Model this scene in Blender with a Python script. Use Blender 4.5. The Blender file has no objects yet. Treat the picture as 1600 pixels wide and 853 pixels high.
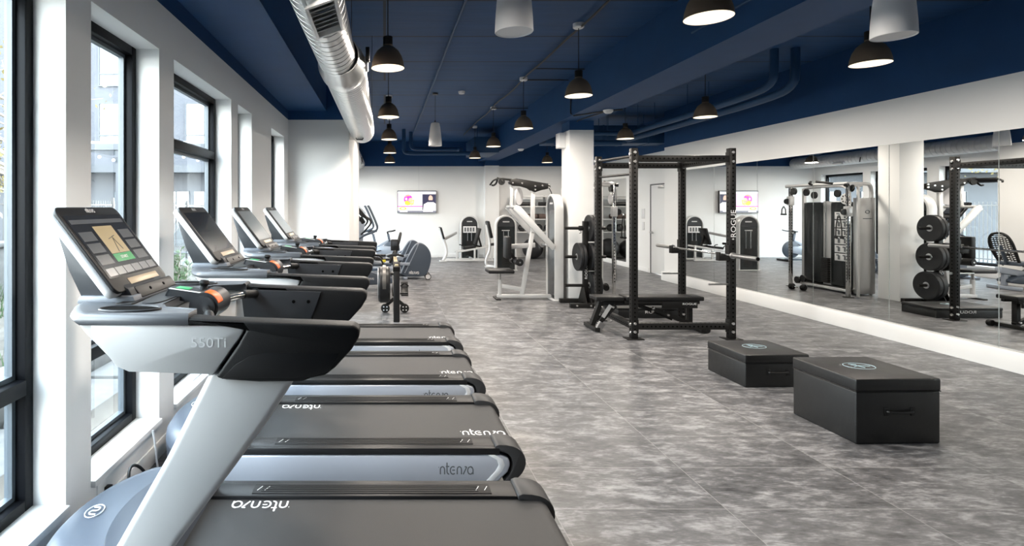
import bpy, bmesh, math, random
from mathutils import Vector, Matrix
PI = math.pi
R = math.radians
random.seed(7)
sc = bpy.context.scene
COL = sc.collection

# ------------------------------------------------------------------ camera, world, exposure
F = 850.0
CAMZ = 1.58
cd = bpy.data.cameras.new('camera')
cd.sensor_width = 36.0
cd.lens = F / 1600 * 36.0
cd.shift_x = (800 - 601) / 1600
cd.shift_y = (324 - 426.5) / 1600
cd.clip_start = 0.05
cd.clip_end = 300
cam = bpy.data.objects.new('camera', cd)
cam.location = (0, 0, CAMZ)
cam.rotation_euler = (PI / 2, 0, 0)
COL.objects.link(cam)
sc.camera = cam

SKY = 12.0
SUN = 0.0
LAMP_W = 27.0
LAMP_GLOW = 0.75
sc.view_settings.view_transform = 'Standard'
sc.view_settings.look = 'None'
sc.view_settings.gamma = 1.0
sc.view_settings.exposure = 0.86
sc.view_settings.use_curve_mapping = False
sc.cycles.use_denoising = True
sc.cycles.max_bounces = 12
sc.cycles.diffuse_bounces = 6
sc.cycles.glossy_bounces = 5
sc.cycles.transparent_max_bounces = 16
sc.cycles.sample_clamp_indirect = 6.0

w = bpy.data.worlds.new('world')
sc.world = w
w.use_nodes = True
nt = w.node_tree
nt.nodes.clear()
wo = nt.nodes.new('ShaderNodeOutputWorld')
bg = nt.nodes.new('ShaderNodeBackground')
tc = nt.nodes.new('ShaderNodeTexCoord')
sp = nt.nodes.new('ShaderNodeSeparateXYZ')
cr = nt.nodes.new('ShaderNodeValToRGB')
cr.color_ramp.elements[0].position = 0.0
cr.color_ramp.elements[0].color = (1.0, 0.985, 0.95, 1)
cr.color_ramp.elements[1].position = 0.6
cr.color_ramp.elements[1].color = (0.80, 0.90, 1.0, 1)
nt.links.new(tc.outputs['Generated'], sp.inputs[0])
nt.links.new(sp.outputs['Z'], cr.inputs[0])
nt.links.new(cr.outputs[0], bg.inputs[0])
bg.inputs[1].default_value = SKY
nt.links.new(bg.outputs[0], wo.inputs[0])


def portal(y0, y1, z0, z1, x):
    l = bpy.data.lights.new('window_portal', 'AREA')
    l.shape = 'RECTANGLE'
    l.size = y1 - y0
    l.size_y = z1 - z0
    l.cycles.is_portal = True
    o = bpy.data.objects.new('window_portal', l)
    o.location = (x, (y0 + y1) / 2, (z0 + z1) / 2)
    o.rotation_euler = (PI / 2, 0, -PI / 2)      # emits towards +X
    COL.objects.link(o)


# ------------------------------------------------------------------ materials
def lin(r, g, b):
    f = lambda c: (c / 255 / 12.92) if c / 255 <= 0.04045 else ((c / 255 + 0.055) / 1.055) ** 2.4
    return (f(r), f(g), f(b), 1)


def mat(name, col, rough=0.5, metal=0.0, spec=0.5, emit=0.0, ecol=None, noise=0.0, nscale=30.0, bump=0.0, coat=0.0):
    m = bpy.data.materials.new(name)
    m.use_nodes = True
    t = m.node_tree
    b = t.nodes['Principled BSDF']
    b.inputs['Base Color'].default_value = col
    b.inputs['Roughness'].default_value = rough
    b.inputs['Metallic'].default_value = metal
    b.inputs['Specular IOR Level'].default_value = spec
    b.inputs['Coat Weight'].default_value = coat
    if emit:
        b.inputs['Emission Color'].default_value = ecol or col
        b.inputs['Emission Strength'].default_value = emit
    if noise or bump:
        tcn = t.nodes.new('ShaderNodeTexCoord')
        n = t.nodes.new('ShaderNodeTexNoise')
        n.inputs['Scale'].default_value = nscale
        n.inputs['Detail'].default_value = 5
        t.links.new(tcn.outputs['Object'], n.inputs['Vector'])
        if noise:
            mp = t.nodes.new('ShaderNodeMapRange')
            mp.inputs[3].default_value = 1 - noise
            mp.inputs[4].default_value = 1 + noise
            t.links.new(n.outputs[0], mp.inputs[0])
            mx = t.nodes.new('ShaderNodeMix')
            mx.data_type = 'RGBA'
            mx.blend_type = 'MULTIPLY'
            mx.inputs[0].default_value = 1
            mx.inputs[6].default_value = col
            t.links.new(mp.outputs[0], mx.inputs[7])
            t.links.new(mx.outputs[2], b.inputs['Base Color'])
        if bump:
            bp = t.nodes.new('ShaderNodeBump')
            bp.inputs['Strength'].default_value = bump
            bp.inputs['Distance'].default_value = 0.01
            t.links.new(n.outputs[0], bp.inputs['Height'])
            t.links.new(bp.outputs[0], b.inputs['Normal'])
    return m


M = {}
M['white'] = mat('white_paint', (0.80, 0.80, 0.79, 1), 0.7, spec=0.25, noise=0.02, nscale=3)
M['navy'] = mat('navy_paint', (0.0095, 0.052, 0.150, 1), 0.62, spec=0.25, noise=0.12, nscale=4)
M['navy_pipe'] = mat('navy_pipe', (0.0145, 0.056, 0.135, 1), 0.5, spec=0.3)
M['frame_black'] = mat('window_black', (0.004, 0.0045, 0.006, 1), 0.45, spec=0.12)
M['frame_grey'] = mat('window_gasket', (0.07, 0.085, 0.10, 1), 0.4)
M['mirror'] = mat('mirror_silver', (0.83, 0.85, 0.85, 1), 0.0, 1.0)
M['black'] = mat('black_plastic', (0.008, 0.008, 0.0085, 1), 0.42, spec=0.35, noise=0.1)
M['black_tex'] = mat('black_textured_plastic', (0.0075, 0.0075, 0.008, 1), 0.52, spec=0.28, noise=0.15, nscale=300, bump=0.15)
M['black_metal'] = mat('black_powdercoat', (0.010, 0.0095, 0.009, 1), 0.45, spec=0.3, noise=0.1, nscale=200)
M['hole'] = mat('hole_dark', (0.003, 0.003, 0.003, 1), 0.9, spec=0.05)
M['bolt'] = mat('zinc_bolt', (0.70, 0.69, 0.67, 1), 0.25, 0.9)
M['chrome'] = mat('chrome', (0.75, 0.74, 0.72, 1), 0.14, 1.0)
M['steel'] = mat('brushed_steel', (0.55, 0.55, 0.55, 1), 0.3, 1.0)
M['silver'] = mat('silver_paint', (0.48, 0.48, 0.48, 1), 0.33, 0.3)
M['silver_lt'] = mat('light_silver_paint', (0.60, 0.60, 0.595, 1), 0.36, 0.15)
M['panel_silver'] = mat('rail_side_silver', (0.50, 0.53, 0.59, 1), 0.3, 0.3)
M['grey_plastic'] = mat('grey_plastic', (0.15, 0.165, 0.19, 1), 0.38, 0.1, noise=0.06, nscale=200)
M['grey_dark'] = mat('dark_grey_plastic', (0.026, 0.028, 0.032, 1), 0.42, spec=0.4, noise=0.08, nscale=200)
M['tray_grey'] = mat('tray_grey_plastic', (0.062, 0.066, 0.074, 1), 0.4, noise=0.06, nscale=200)
M['hood'] = mat('hood_grey_blue', (0.066, 0.083, 0.112, 1), 0.38, 0.1, noise=0.05, nscale=300)
M['hood_dark'] = mat('hood_dark_grey_blue', (0.034, 0.044, 0.062, 1), 0.42, 0.05, noise=0.05, nscale=300)
M['belt'] = mat('running_belt', (0.027, 0.027, 0.028, 1), 0.5, noise=0.6, nscale=420, bump=0.25)
M['foot_rail'] = mat('foot_rail_black', (0.012, 0.012, 0.013, 1), 0.42, spec=0.35, noise=0.12, nscale=60)
M['rail_cap'] = mat('rail_cap_grey', (0.034, 0.034, 0.035, 1), 0.45, spec=0.4, noise=0.1, nscale=300)
M['vinyl'] = mat('black_vinyl', (0.0045, 0.0047, 0.005, 1), 0.44, spec=0.6, noise=0.2, nscale=7, bump=0.35)
M['pad'] = mat('black_pad', (0.009, 0.009, 0.0095, 1), 0.45, spec=0.35, noise=0.1, nscale=40, bump=0.1)
M['rubber'] = mat('black_rubber', (0.009, 0.009, 0.009, 1), 0.6, spec=0.3, noise=0.15, nscale=80)
M['plate'] = mat('bumper_plate', (0.013, 0.0135, 0.015, 1), 0.5, spec=0.35, noise=0.2, nscale=60)
M['white_print'] = mat('white_print', (0.85, 0.85, 0.85, 1), 0.6)
M['grey_print'] = mat('grey_print', (0.10, 0.11, 0.12, 1), 0.5)
M['pale_print'] = mat('pale_print', (0.70, 0.70, 0.70, 1), 0.5)
M['logo_blue'] = mat('pale_blue_print', (0.45, 0.62, 0.68, 1), 0.6)
M['orange'] = mat('orange_plastic', (0.75, 0.13, 0.015, 1), 0.4)
M['green_lit'] = mat('green_display', (0.05, 0.35, 0.14, 1), 0.3, emit=0.12)
M['screen'] = mat('dark_screen', (0.028, 0.031, 0.036, 1), 0.12, spec=0.6, coat=0.3)
M['tile_grey'] = mat('screen_tile', (0.07, 0.075, 0.08, 1), 0.2, emit=0.06, ecol=(0.35, 0.37, 0.4, 1))
M['tile_light'] = mat('screen_tile_light', (0.12, 0.125, 0.13, 1), 0.2, emit=0.09, ecol=(0.5, 0.5, 0.52, 1))
M['tile_tan'] = mat('screen_photo', (0.25, 0.2, 0.12, 1), 0.2, emit=0.14, ecol=(0.8, 0.65, 0.38, 1))
M['tile_green'] = mat('screen_button', (0.02, 0.2, 0.06, 1), 0.2, emit=0.12, ecol=(0.08, 0.45, 0.16, 1))
M['tan'] = mat('tan_plaque', (0.36, 0.29, 0.20, 1), 0.35, 0.2)
M['lamp_shade'] = mat('lamp_rubber', (0.135, 0.098, 0.066, 1), 0.65)
M['lamp_glow'] = mat('lamp_diffuser', (0.9, 0.85, 0.75, 1), 0.5, emit=LAMP_GLOW, ecol=(1.0, 0.85, 0.62, 1))
M['lamp_white'] = mat('lamp_lining', (0.85, 0.82, 0.75, 1), 0.5)
M['cable'] = mat('black_cable', (0.012, 0.012, 0.013, 1), 0.5)
M['cable_grey'] = mat('grey_cable', (0.45, 0.46, 0.48, 1), 0.5)
M['spk'] = mat('speaker_white', (0.80, 0.80, 0.80, 1), 0.5)
M['spk_grille'] = mat('speaker_grille', (0.66, 0.66, 0.67, 1), 0.6)
M['smoke_shroud'] = mat('smoked_shroud', (0.018, 0.021, 0.022, 1), 0.16, spec=0.5)
M['door_white'] = mat('door_paint', (0.76, 0.765, 0.76, 1), 0.5)
M['door_gap'] = mat('door_gap_grey', (0.10, 0.10, 0.105, 1), 0.6)  # dark grey of the strips around the door leaf
M['slate'] = mat('slate_plastic', (0.055, 0.072, 0.098, 1), 0.36, noise=0.05, nscale=100)
M['slate_lt'] = mat('light_slate_plastic', (0.30, 0.34, 0.40, 1), 0.36, 0.2)
M['brown_foam'] = mat('brown_roller', (0.075, 0.05, 0.042, 1), 0.7)
M['maroon'] = mat('maroon_mat', (0.16, 0.05, 0.055, 1), 0.7)
M['yellow'] = mat('yellow_plastic', (0.68, 0.60, 0.03, 1), 0.5)
M['wood_tan'] = mat('tan_rail', (0.50, 0.40, 0.24, 1), 0.4)
M['ball'] = mat('ball_black', (0.018, 0.018, 0.02, 1), 0.3)
# exterior
M['stone'] = mat('pale_stone', (0.075, 0.073, 0.069, 1), 0.85, noise=0.45, nscale=9, bump=0.4)
M['soil'] = mat('dry_soil', (0.040, 0.034, 0.026, 1), 0.95, noise=0.6, nscale=8)
M['grass'] = mat('grass_blades', (0.024, 0.050, 0.014, 1), 0.8, noise=0.3, nscale=10)
M['leaf'] = mat('autumn_leaf', (0.12, 0.095, 0.03, 1), 0.8, noise=0.3, nscale=10)
M['bark'] = mat('bark', (0.14, 0.12, 0.10, 1), 0.9, noise=0.3, nscale=12)
M['iron'] = mat('iron_fence', (0.03, 0.03, 0.03, 1), 0.5)
M['paving'] = mat('paving', (0.07, 0.07, 0.069, 1), 0.85, noise=0.2, nscale=3)
M['ext_grey'] = mat('exterior_grey_panel', (0.045, 0.049, 0.056, 1), 0.7)
M['ext_dark'] = mat('exterior_dark_metal', (0.03, 0.035, 0.042, 1), 0.5)
M['ext_glass'] = mat('exterior_window_glass', (0.10, 0.12, 0.13, 1), 0.05, 0.0, spec=1.0)
M['blind'] = mat('pale_blind', (0.34, 0.36, 0.38, 1), 0.7)


def brick_mat(name, c1, c2, mortar, scale, size=0.012, bw=0.5, rh=0.25, rough=0.85, off=0.5):
    m = bpy.data.materials.new(name)
    m.use_nodes = True
    t = m.node_tree
    b = t.nodes['Principled BSDF']
    tcn = t.nodes.new('ShaderNodeTexCoord')
    mp = t.nodes.new('ShaderNodeMapping')
    mp.inputs['Rotation'].default_value = (PI / 2, 0, 0)
    br = t.nodes.new('ShaderNodeTexBrick')
    br.inputs['Color1'].default_value = c1
    br.inputs['Color2'].default_value = c2
    br.inputs['Mortar'].default_value = mortar
    br.inputs['Scale'].default_value = scale
    br.inputs['Mortar Size'].default_value = size
    br.inputs['Brick Width'].default_value = bw
    br.inputs['Row Height'].default_value = rh
    br.offset = off
    t.links.new(tcn.outputs['Object'], mp.inputs[0])
    t.links.new(mp.outputs[0], br.inputs[0])
    t.links.new(br.outputs[0], b.inputs['Base Color'])
    b.inputs['Roughness'].default_value = rough
    return m


M['brick'] = brick_mat('grey_brick', (0.125, 0.125, 0.13, 1), (0.10, 0.105, 0.115, 1), (0.17, 0.17, 0.17, 1), 1.0, 0.012, 0.22, 0.075)


def floor_material():
    m = bpy.data.materials.new('mottled_vinyl_tile')
    m.use_nodes = True
    t = m.node_tree
    L = t.links.new
    b = t.nodes['Principled BSDF']
    tcn = t.nodes.new('ShaderNodeTexCoord')
    br = t.nodes.new('ShaderNodeTexBrick')
    mpb = t.nodes.new('ShaderNodeMapping')
    mpb.inputs['Location'].default_value = (-0.88, -0.12, 0)
    br.inputs['Scale'].default_value = 1.0
    br.inputs['Brick Width'].default_value = 0.91
    br.inputs['Row Height'].default_value = 0.455
    br.inputs['Mortar Size'].default_value = 0.0022
    br.inputs['Mortar Smooth'].default_value = 0.2
    br.offset = 0.0
    br.inputs['Color1'].default_value = (0.0, 0.0, 0.0, 1)
    br.inputs['Color2'].default_value = (1, 1, 1, 1)
    br.inputs['Mortar'].default_value = (0.5, 0.5, 0.5, 1)
    L(tcn.outputs['Object'], mpb.inputs[0])
    L(mpb.outputs[0], br.inputs[0])
    # each tile gets its own patch of the cloudy pattern
    vm = t.nodes.new('ShaderNodeVectorMath')
    vm.operation = 'MULTIPLY_ADD'
    vm.inputs[1].default_value = (13.7, 7.3, 3.1)
    L(br.outputs['Color'], vm.inputs[0])
    L(tcn.outputs['Object'], vm.inputs[2])

    def noise(scale, det, sx, sy, dist=0.0):
        mp = t.nodes.new('ShaderNodeMapping')
        mp.inputs['Scale'].default_value = (sx, sy, 1)
        L(vm.outputs[0], mp.inputs[0])
        n = t.nodes.new('ShaderNodeTexNoise')
        n.inputs['Scale'].default_value = scale
        n.inputs['Detail'].default_value = det
        n.inputs['Roughness'].default_value = 0.62
        n.inputs['Distortion'].default_value = dist
        L(mp.outputs[0], n.inputs['Vector'])
        return n
    n1 = noise(4.6, 8, 0.75, 1.35, 0.5)
    n2 = noise(14.0, 6, 0.55, 1.5, 0.4)
    n3 = noise(60.0, 4, 0.4, 1.4)
    def add(a, wa, bb, wb):
        x = t.nodes.new('ShaderNodeMath'); x.operation = 'MULTIPLY'; x.inputs[1].default_value = wa; L(a, x.inputs[0])
        y = t.nodes.new('ShaderNodeMath'); y.operation = 'MULTIPLY_ADD'; y.inputs[1].default_value = wb; L(bb, y.inputs[0]); L(x.outputs[0], y.inputs[2])
        return y.outputs[0]
    s = add(n1.outputs[0], 0.40, n2.outputs[0], 0.38)
    s = add(s, 1.0, n3.outputs[0], 0.22)
    ramp = t.nodes.new('ShaderNodeValToRGB')
    e = ramp.color_ramp.elements
    e[0].position = 0.37; e[0].color = (0.034, 0.035, 0.038, 1)
    e[1].position = 0.62; e[1].color = (0.33, 0.33, 0.335, 1)
    k = e.new(0.5); k.color = (0.118, 0.118, 0.122, 1)
    L(s, ramp.inputs[0])
    mx = t.nodes.new('ShaderNodeMix'); mx.data_type = 'RGBA'
    L(br.outputs['Fac'], mx.inputs[0])
    L(ramp.outputs[0], mx.inputs[6])
    mx.inputs[7].default_value = (0.26, 0.26, 0.255, 1)
    L(mx.outputs[2], b.inputs['Base Color'])
    mr = t.nodes.new('ShaderNodeMapRange'); mr.inputs[3].default_value = 0.30; mr.inputs[4].default_value = 0.50
    L(n2.outputs[0], mr.inputs[0])
    L(mr.outputs[0], b.inputs['Roughness'])
    b.inputs['Specular IOR Level'].default_value = 0.45
    return m


M['floor'] = floor_material()


def ceiling_material():
    m = bpy.data.materials.new('navy_deck')
    m.use_nodes = True
    t = m.node_tree
    L = t.links.new
    b = t.nodes['Principled BSDF']
    tcn = t.nodes.new('ShaderNodeTexCoord')
    br = t.nodes.new('ShaderNodeTexBrick')
    mp = t.nodes.new('ShaderNodeMapping')
    mp.inputs['Location'].default_value = (0, 0.28, 0)
    br.inputs['Scale'].default_value = 1
    br.inputs['Brick Width'].default_value = 40.0
    br.inputs['Row Height'].default_value = 1.15
    br.inputs['Mortar Size'].default_value = 0.017
    br.inputs['Color1'].default_value = (0.010, 0.052, 0.146, 1)
    br.inputs['Color2'].default_value = (0.011, 0.056, 0.158, 1)
    br.inputs['Mortar'].default_value = (0.004, 0.012, 0.028, 1)
    L(tcn.outputs['Object'], mp.inputs[0]); L(mp.outputs[0], br.inputs[0])
    n = t.nodes.new('ShaderNodeTexNoise'); n.inputs['Scale'].default_value = 3; n.inputs['Detail'].default_value = 6
    mpn = t.nodes.new('ShaderNodeMapping'); mpn.inputs['Scale'].default_value = (0.4, 2.5, 1)
    L(tcn.outputs['Object'], mpn.inputs[0]); L(mpn.outputs[0], n.inputs['Vector'])
    r = t.nodes.new('ShaderNodeMapRange'); r.inputs[3].default_value = 0.75; r.inputs[4].default_value = 1.25
    L(n.outputs[0], r.inputs[0])
    mx = t.nodes.new('ShaderNodeMix'); mx.data_type = 'RGBA'; mx.blend_type = 'MULTIPLY'; mx.inputs[0].default_value = 1
    L(br.outputs[0], mx.inputs[6]); L(r.outputs[0], mx.inputs[7]); L(mx.outputs[2], b.inputs['Base Color'])
    b.inputs['Roughness'].default_value = 0.6
    b.inputs['Specular IOR Level'].default_value = 0.3
    bp = t.nodes.new('ShaderNodeBump'); bp.inputs['Strength'].default_value = 0.3; bp.inputs['Distance'].default_value = 0.02
    L(n.outputs[0], bp.inputs['Height']); L(bp.outputs[0], b.inputs['Normal'])
    return m


M['deck'] = ceiling_material()


def glass_material():
    m = bpy.data.materials.new('window_glass')
    m.use_nodes = True
    t = m.node_tree
    t.nodes.clear()
    o = t.nodes.new('ShaderNodeOutputMaterial')
    mix = t.nodes.new('ShaderNodeMixShader')
    tr = t.nodes.new('ShaderNodeBsdfTransparent')
    tr.inputs[0].default_value = (0.93, 0.97, 0.98, 1)
    gl = t.nodes.new('ShaderNodeBsdfGlossy')
    gl.inputs['Roughness'].default_value = 0.0
    fr = t.nodes.new('ShaderNodeFresnel')
    fr.inputs[0].default_value = 1.5
    ge = t.nodes.new('ShaderNodeNewGeometry')      # the far face of the pane reflects nothing more
    iv = t.nodes.new('ShaderNodeMath'); iv.operation = 'SUBTRACT'; iv.inputs[0].default_value = 1.0
    mu = t.nodes.new('ShaderNodeMath'); mu.operation = 'MULTIPLY'
    t.links.new(ge.outputs['Backfacing'], iv.inputs[1])
    t.links.new(fr.outputs[0], mu.inputs[0])
    t.links.new(iv.outputs[0], mu.inputs[1])
    t.links.new(mu.outputs[0], mix.inputs[0])
    t.links.new(tr.outputs[0], mix.inputs[1])
    t.links.new(gl.outputs[0], mix.inputs[2])
    t.links.new(mix.outputs[0], o.inputs[0])
    return m


M['glass'] = glass_material()


def spiral_duct_material():
    m = mat('galvanised_spiral', (0.60, 0.60, 0.595, 1), 0.27, 1.0)
    t = m.node_tree
    L = t.links.new
    b = t.nodes['Principled BSDF']
    tcn = t.nodes.new('ShaderNodeTexCoord')
    n = t.nodes.new('ShaderNodeTexNoise'); n.inputs['Scale'].default_value = 9; n.inputs['Detail'].default_value = 3
    L(tcn.outputs['Object'], n.inputs['Vector'])
    r = t.nodes.new('ShaderNodeMapRange'); r.inputs[3].default_value = 0.27; r.inputs[4].default_value = 0.36
    L(n.outputs[0], r.inputs[0]); L(r.outputs[0], b.inputs['Roughness'])
    return m


M['duct'] = spiral_duct_material()


# ------------------------------------------------------------------ mesh builder
class MB:
    def __init__(self, off=(0, 0, 0)):
        self.bm = bmesh.new()
        self.off = Vector(off)

    def _merge(self, tmp, m=0, mtx=None):
        if mtx is not None:
            bmesh.ops.transform(tmp, matrix=mtx, verts=tmp.verts)
        mp = {}
        for v in tmp.verts:
            mp[v] = self.bm.verts.new(v.co + self.off)
        for f in tmp.faces:
            try:
                nf = self.bm.faces.new([mp[v] for v in f.verts])
                nf.material_index = m
            except ValueError:
                pass
        tmp.free()
        return self

    def box(self, lo, hi, bev=0.0, seg=2, m=0, mtx=None):
        t = bmesh.new()
        bmesh.ops.create_cube(t, size=1)
        lo, hi = Vector(lo), Vector(hi)
        for v in t.verts:
            v.co = Vector([(lo[i] + hi[i]) / 2 + v.co[i] * (hi[i] - lo[i]) for i in range(3)])
        if bev:
            bmesh.ops.bevel(t, geom=list(t.edges), offset=bev, segments=seg, profile=0.5, affect='EDGES', clamp_overlap=True)
        return self._merge(t, m, mtx)

    def bar(self, p0, p1, w, h, up=(0, 0, 1), bev=0.0, m=0):
        """box of section w x h from p0 to p1; h runs along up."""
        p0, p1 = Vector(p0), Vector(p1)
        d = p1 - p0
        ln = d.length
        x = d.normalized()
        u = Vector(up)
        y = u.cross(x)
        if y.length < 1e-5:
            y = Vector((0, 1, 0)).cross(x)
        if y.length < 1e-5:
            y = Vector((1, 0, 0)).cross(x)
        y.normalize()
        z = x.cross(y)
        mt = Matrix((x, y, z)).transposed().to_4x4()
        mt.translation = (p0 + p1) / 2
        return self.box((-ln / 2, -w / 2, -h / 2), (ln / 2, w / 2, h / 2), bev, 2, m, mt)

    def cyl(self, p0, p1, r0, r1=None, seg=20, m=0, caps=True, bev=0.0):
        p0, p1 = Vector(p0), Vector(p1)
        d = p1 - p0
        t = bmesh.new()
        bmesh.ops.create_cone(t, cap_ends=caps, segments=seg, radius1=r0, radius2=r0 if r1 is None else r1, depth=d.length)
        if bev:
            es = [e for e in t.edges if len(e.link_faces) == 2 and any(len(f.verts) > 4 for f in e.link_faces)]
            bmesh.ops.bevel(t, geom=es, offset=bev, segments=2, affect='EDGES', clamp_overlap=True)
        q = d.to_track_quat('Z', 'Y').to_matrix().to_4x4()
        q.translation = (p0 + p1) / 2
        return self._merge(t, m, q)

    def tube(self, pts, r, seg=10, m=0, smooth=0, closed=False):
        pts = [Vector(p) for p in pts]
        for _ in range(smooth):
            n = []
            if closed:
                for i, a in enumerate(pts):
                    b = pts[(i + 1) % len(pts)]
                    n += [a * .75 + b * .25, a * .25 + b * .75]
            else:
                n = [pts[0]]
                for a, b in zip(pts, pts[1:]):
                    n += [a * .75 + b * .25, a * .25 + b * .75]
                n.append(pts[-1])
            pts = n
        t = bmesh.new()
        rings = []
        N = len(pts)
        ref = None
        for i, p in enumerate(pts):
            if closed:
                d = pts[(i + 1) % N] - pts[i - 1]
            else:
                d = pts[min(i + 1, N - 1)] - pts[max(i - 1, 0)]
            d.normalize()
            if ref is None:
                ref = Vector((0, 0, 1)) if abs(d.z) < .9 else Vector((1, 0, 0))
            a = ref - d * ref.dot(d)
            if a.length < 1e-4:
                a = d.orthogonal()
            a.normalize()
            ref = a
            b = d.cross(a)
            rr = r[i * len(r) // N] if isinstance(r, (list, tuple)) else r
            rings.append([t.verts.new(p + (a * math.cos(2 * PI * k / seg) + b * math.sin(2 * PI * k / seg)) * rr) for k in range(seg)])
        rng = range(N) if closed else range(N - 1)
        for i in rng:
            A, B = rings[i], rings[(i + 1) % N]
            for k in range(seg):
                t.faces.new((A[k], A[(k + 1) % seg], B[(k + 1) % seg], B[k]))
        if not closed:
            t.faces.new(rings[0][::-1])
            t.faces.new(rings[-1])
        return self._merge(t, m)

    def lathe(self, prof, c=(0, 0, 0), axis='Z', seg=32, m=0):
        """prof: (r, h) list; axis of revolution through c."""
        t = bmesh.new()
        rings = []
        for r, h in prof:
            if r < 1e-6:
                rings.append([t.verts.new((0, 0, h))])
            else:
                rings.append([t.verts.new((r * math.cos(2 * PI * k / seg), r * math.sin(2 * PI * k / seg), h)) for k in range(seg)])
        for A, B in zip(rings, rings[1:]):
            for k in range(seg):
                k2 = (k + 1) % seg
                if len(A) == 1 and len(B) == 1:
                    continue
                if len(A) == 1:
                    t.faces.new((A[0], B[k], B[k2]))
                elif len(B) == 1:
                    t.faces.new((A[k], A[k2], B[0]))
                else:
                    t.faces.new((A[k], A[k2], B[k2], B[k]))
        mt = {'Z': Matrix.Identity(4), 'X': Matrix.Rotation(PI / 2, 4, 'Y'), 'Y': Matrix.Rotation(-PI / 2, 4, 'X')}[axis].copy()
        mt.translation = Vector(c)
        bmesh.ops.recalc_face_normals(t, faces=t.faces)
        return self._merge(t, m, mt)

    def prism(self, pts, a, b, plane='XZ', bev=0.0, seg=2, m=0, bevall=True):
        """extrude the 2-D outline pts from a to b along the axis normal to plane."""
        t = bmesh.new()
        def v(p, h):
            return {'XZ': (p[0], h, p[1]), 'XY': (p[0], p[1], h), 'YZ': (h, p[0], p[1])}[plane]
        A = [t.verts.new(v(p, a)) for p in pts]
        B = [t.verts.new(v(p, b)) for p in pts]
        n = len(pts)
        t.faces.new(A)
        t.faces.new(B[::-1])
        for i in range(n):
            t.faces.new((A[i], B[i], B[(i + 1) % n], A[(i + 1) % n]))
        bmesh.ops.recalc_face_normals(t, faces=t.faces)
        if bev:
            t.edges.ensure_lookup_table()
            es = [e for e in t.edges if (bevall or any(len(f.verts) == n for f in e.link_faces)) and e.calc_face_angle(0) > R(25)]
            bmesh.ops.bevel(t, geom=es, offset=bev, segments=seg, profile=0.5, affect='EDGES', clamp_overlap=True)
        return self._merge(t, m)

    def loft(self, secs, m=0, caps=True):
        """secs: rings of equal point count (3-D points)."""
        t = bmesh.new()
        rings = [[t.verts.new(p) for p in s] for s in secs]
        for A, B in zip(rings, rings[1:]):
            n = len(A)
            for k in range(n):
                t.faces.new((A[k], A[(k + 1) % n], B[(k + 1) % n], B[k]))
        if caps:
            t.faces.new(rings[0][::-1])
            t.faces.new(rings[-1])
        bmesh.ops.recalc_face_normals(t, faces=t.faces)
        return self._merge(t, m)

    def sphere(self, c, r, m=0, seg=24, rings=14, scale=(1, 1, 1)):
        t = bmesh.new()
        bmesh.ops.create_uvsphere(t, u_segments=seg, v_segments=rings, radius=r)
        mt = Matrix.Diagonal((*scale, 1))
        mt.translation = Vector(c)
        return self._merge(t, m, mt)

    def quad(self, pts, m=0):
        vs = [self.bm.verts.new(Vector(p) + self.off) for p in pts]
        self.bm.faces.new(vs).material_index = m
        return self

    def disc(self, c, n, r, m=0, seg=10):
        n = Vector(n).normalized()
        a = n.orthogonal().normalized()
        b = n.cross(a)
        c = Vector(c)
        vs = [self.bm.verts.new(c + (a * math.cos(2 * PI * k / seg) + b * math.sin(2 * PI * k / seg)) * r + self.off) for k in range(seg)]
        self.bm.faces.new(vs).material_index = m
        return self

    def bolt(self, c, n, r=0.014, h=0.008, m=0):
        c, n = Vector(c), Vector(n).normalized()
        return self.cyl(c, c + n * h, r, r * 0.8, 10, m)

    def build(self, name, mats, parent=None, smooth=True, ang=38, wn=False):
        me = bpy.data.meshes.new(name)
        self.bm.to_mesh(me)
        self.bm.free()
        if not isinstance(mats, (list, tuple)):
            mats = [mats]
        for mm in mats:
            me.materials.append(M[mm] if isinstance(mm, str) else mm)
        if smooth:
            me.polygons.foreach_set('use_smooth', [True] * len(me.polygons))
            me.set_sharp_from_angle(angle=R(ang))
        o = bpy.data.objects.new(name, me)
        COL.objects.link(o)
        if parent is not None:
            o.parent = parent
        return o


def tag(o, label, cat, group=None, kind=None):
    if label:
        o['label'] = label
    if cat:
        o['category'] = cat
    if group:
        o['group'] = group
    if kind:
        o['kind'] = kind
    return o


def thing(name, label, cat, loc=(0, 0, 0), rz=0.0, group=None):
    o = bpy.data.objects.new(name, None)
    o.empty_display_size = 0.1
    COL.objects.link(o)
    o.location = loc
    o.rotation_euler = (0, 0, rz)
    return tag(o, label, cat, group)


def struct(o, label=None):
    o['kind'] = 'structure'
    if label:
        o['label'] = label
    return o


def copy_tree(o, parent=None, skip=()):
    c = o.copy()
    COL.objects.link(c)
    if parent is not None:
        c.parent = parent
    for ch in list(o.children):
        if ch.name.split('.')[0] not in skip:
            copy_tree(ch, c, skip)
    return c


def text(name, s, size, mtx, material, parent, sx=1.0, thick=0.0006, align='CENTER', shear=0.0):
    cu = bpy.data.curves.new(name, 'FONT')
    cu.body = s
    cu.size = size
    cu.align_x = align
    cu.align_y = 'CENTER'
    cu.extrude = thick
    cu.shear = shear
    cu.resolution_u = 3
    tmp = bpy.data.objects.new(name + '_src', cu)
    me = bpy.data.meshes.new_from_object(tmp)
    bpy.data.objects.remove(tmp)
    bpy.data.curves.remove(cu)
    me.transform(Matrix.Diagonal((sx, 1, 1, 1)))
    me.transform(mtx)
    me.materials.clear()
    me.materials.append(M[material])
    o = bpy.data.objects.new(name, me)
    COL.objects.link(o)
    if parent is not None:
        o.parent = parent
    return o


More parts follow.
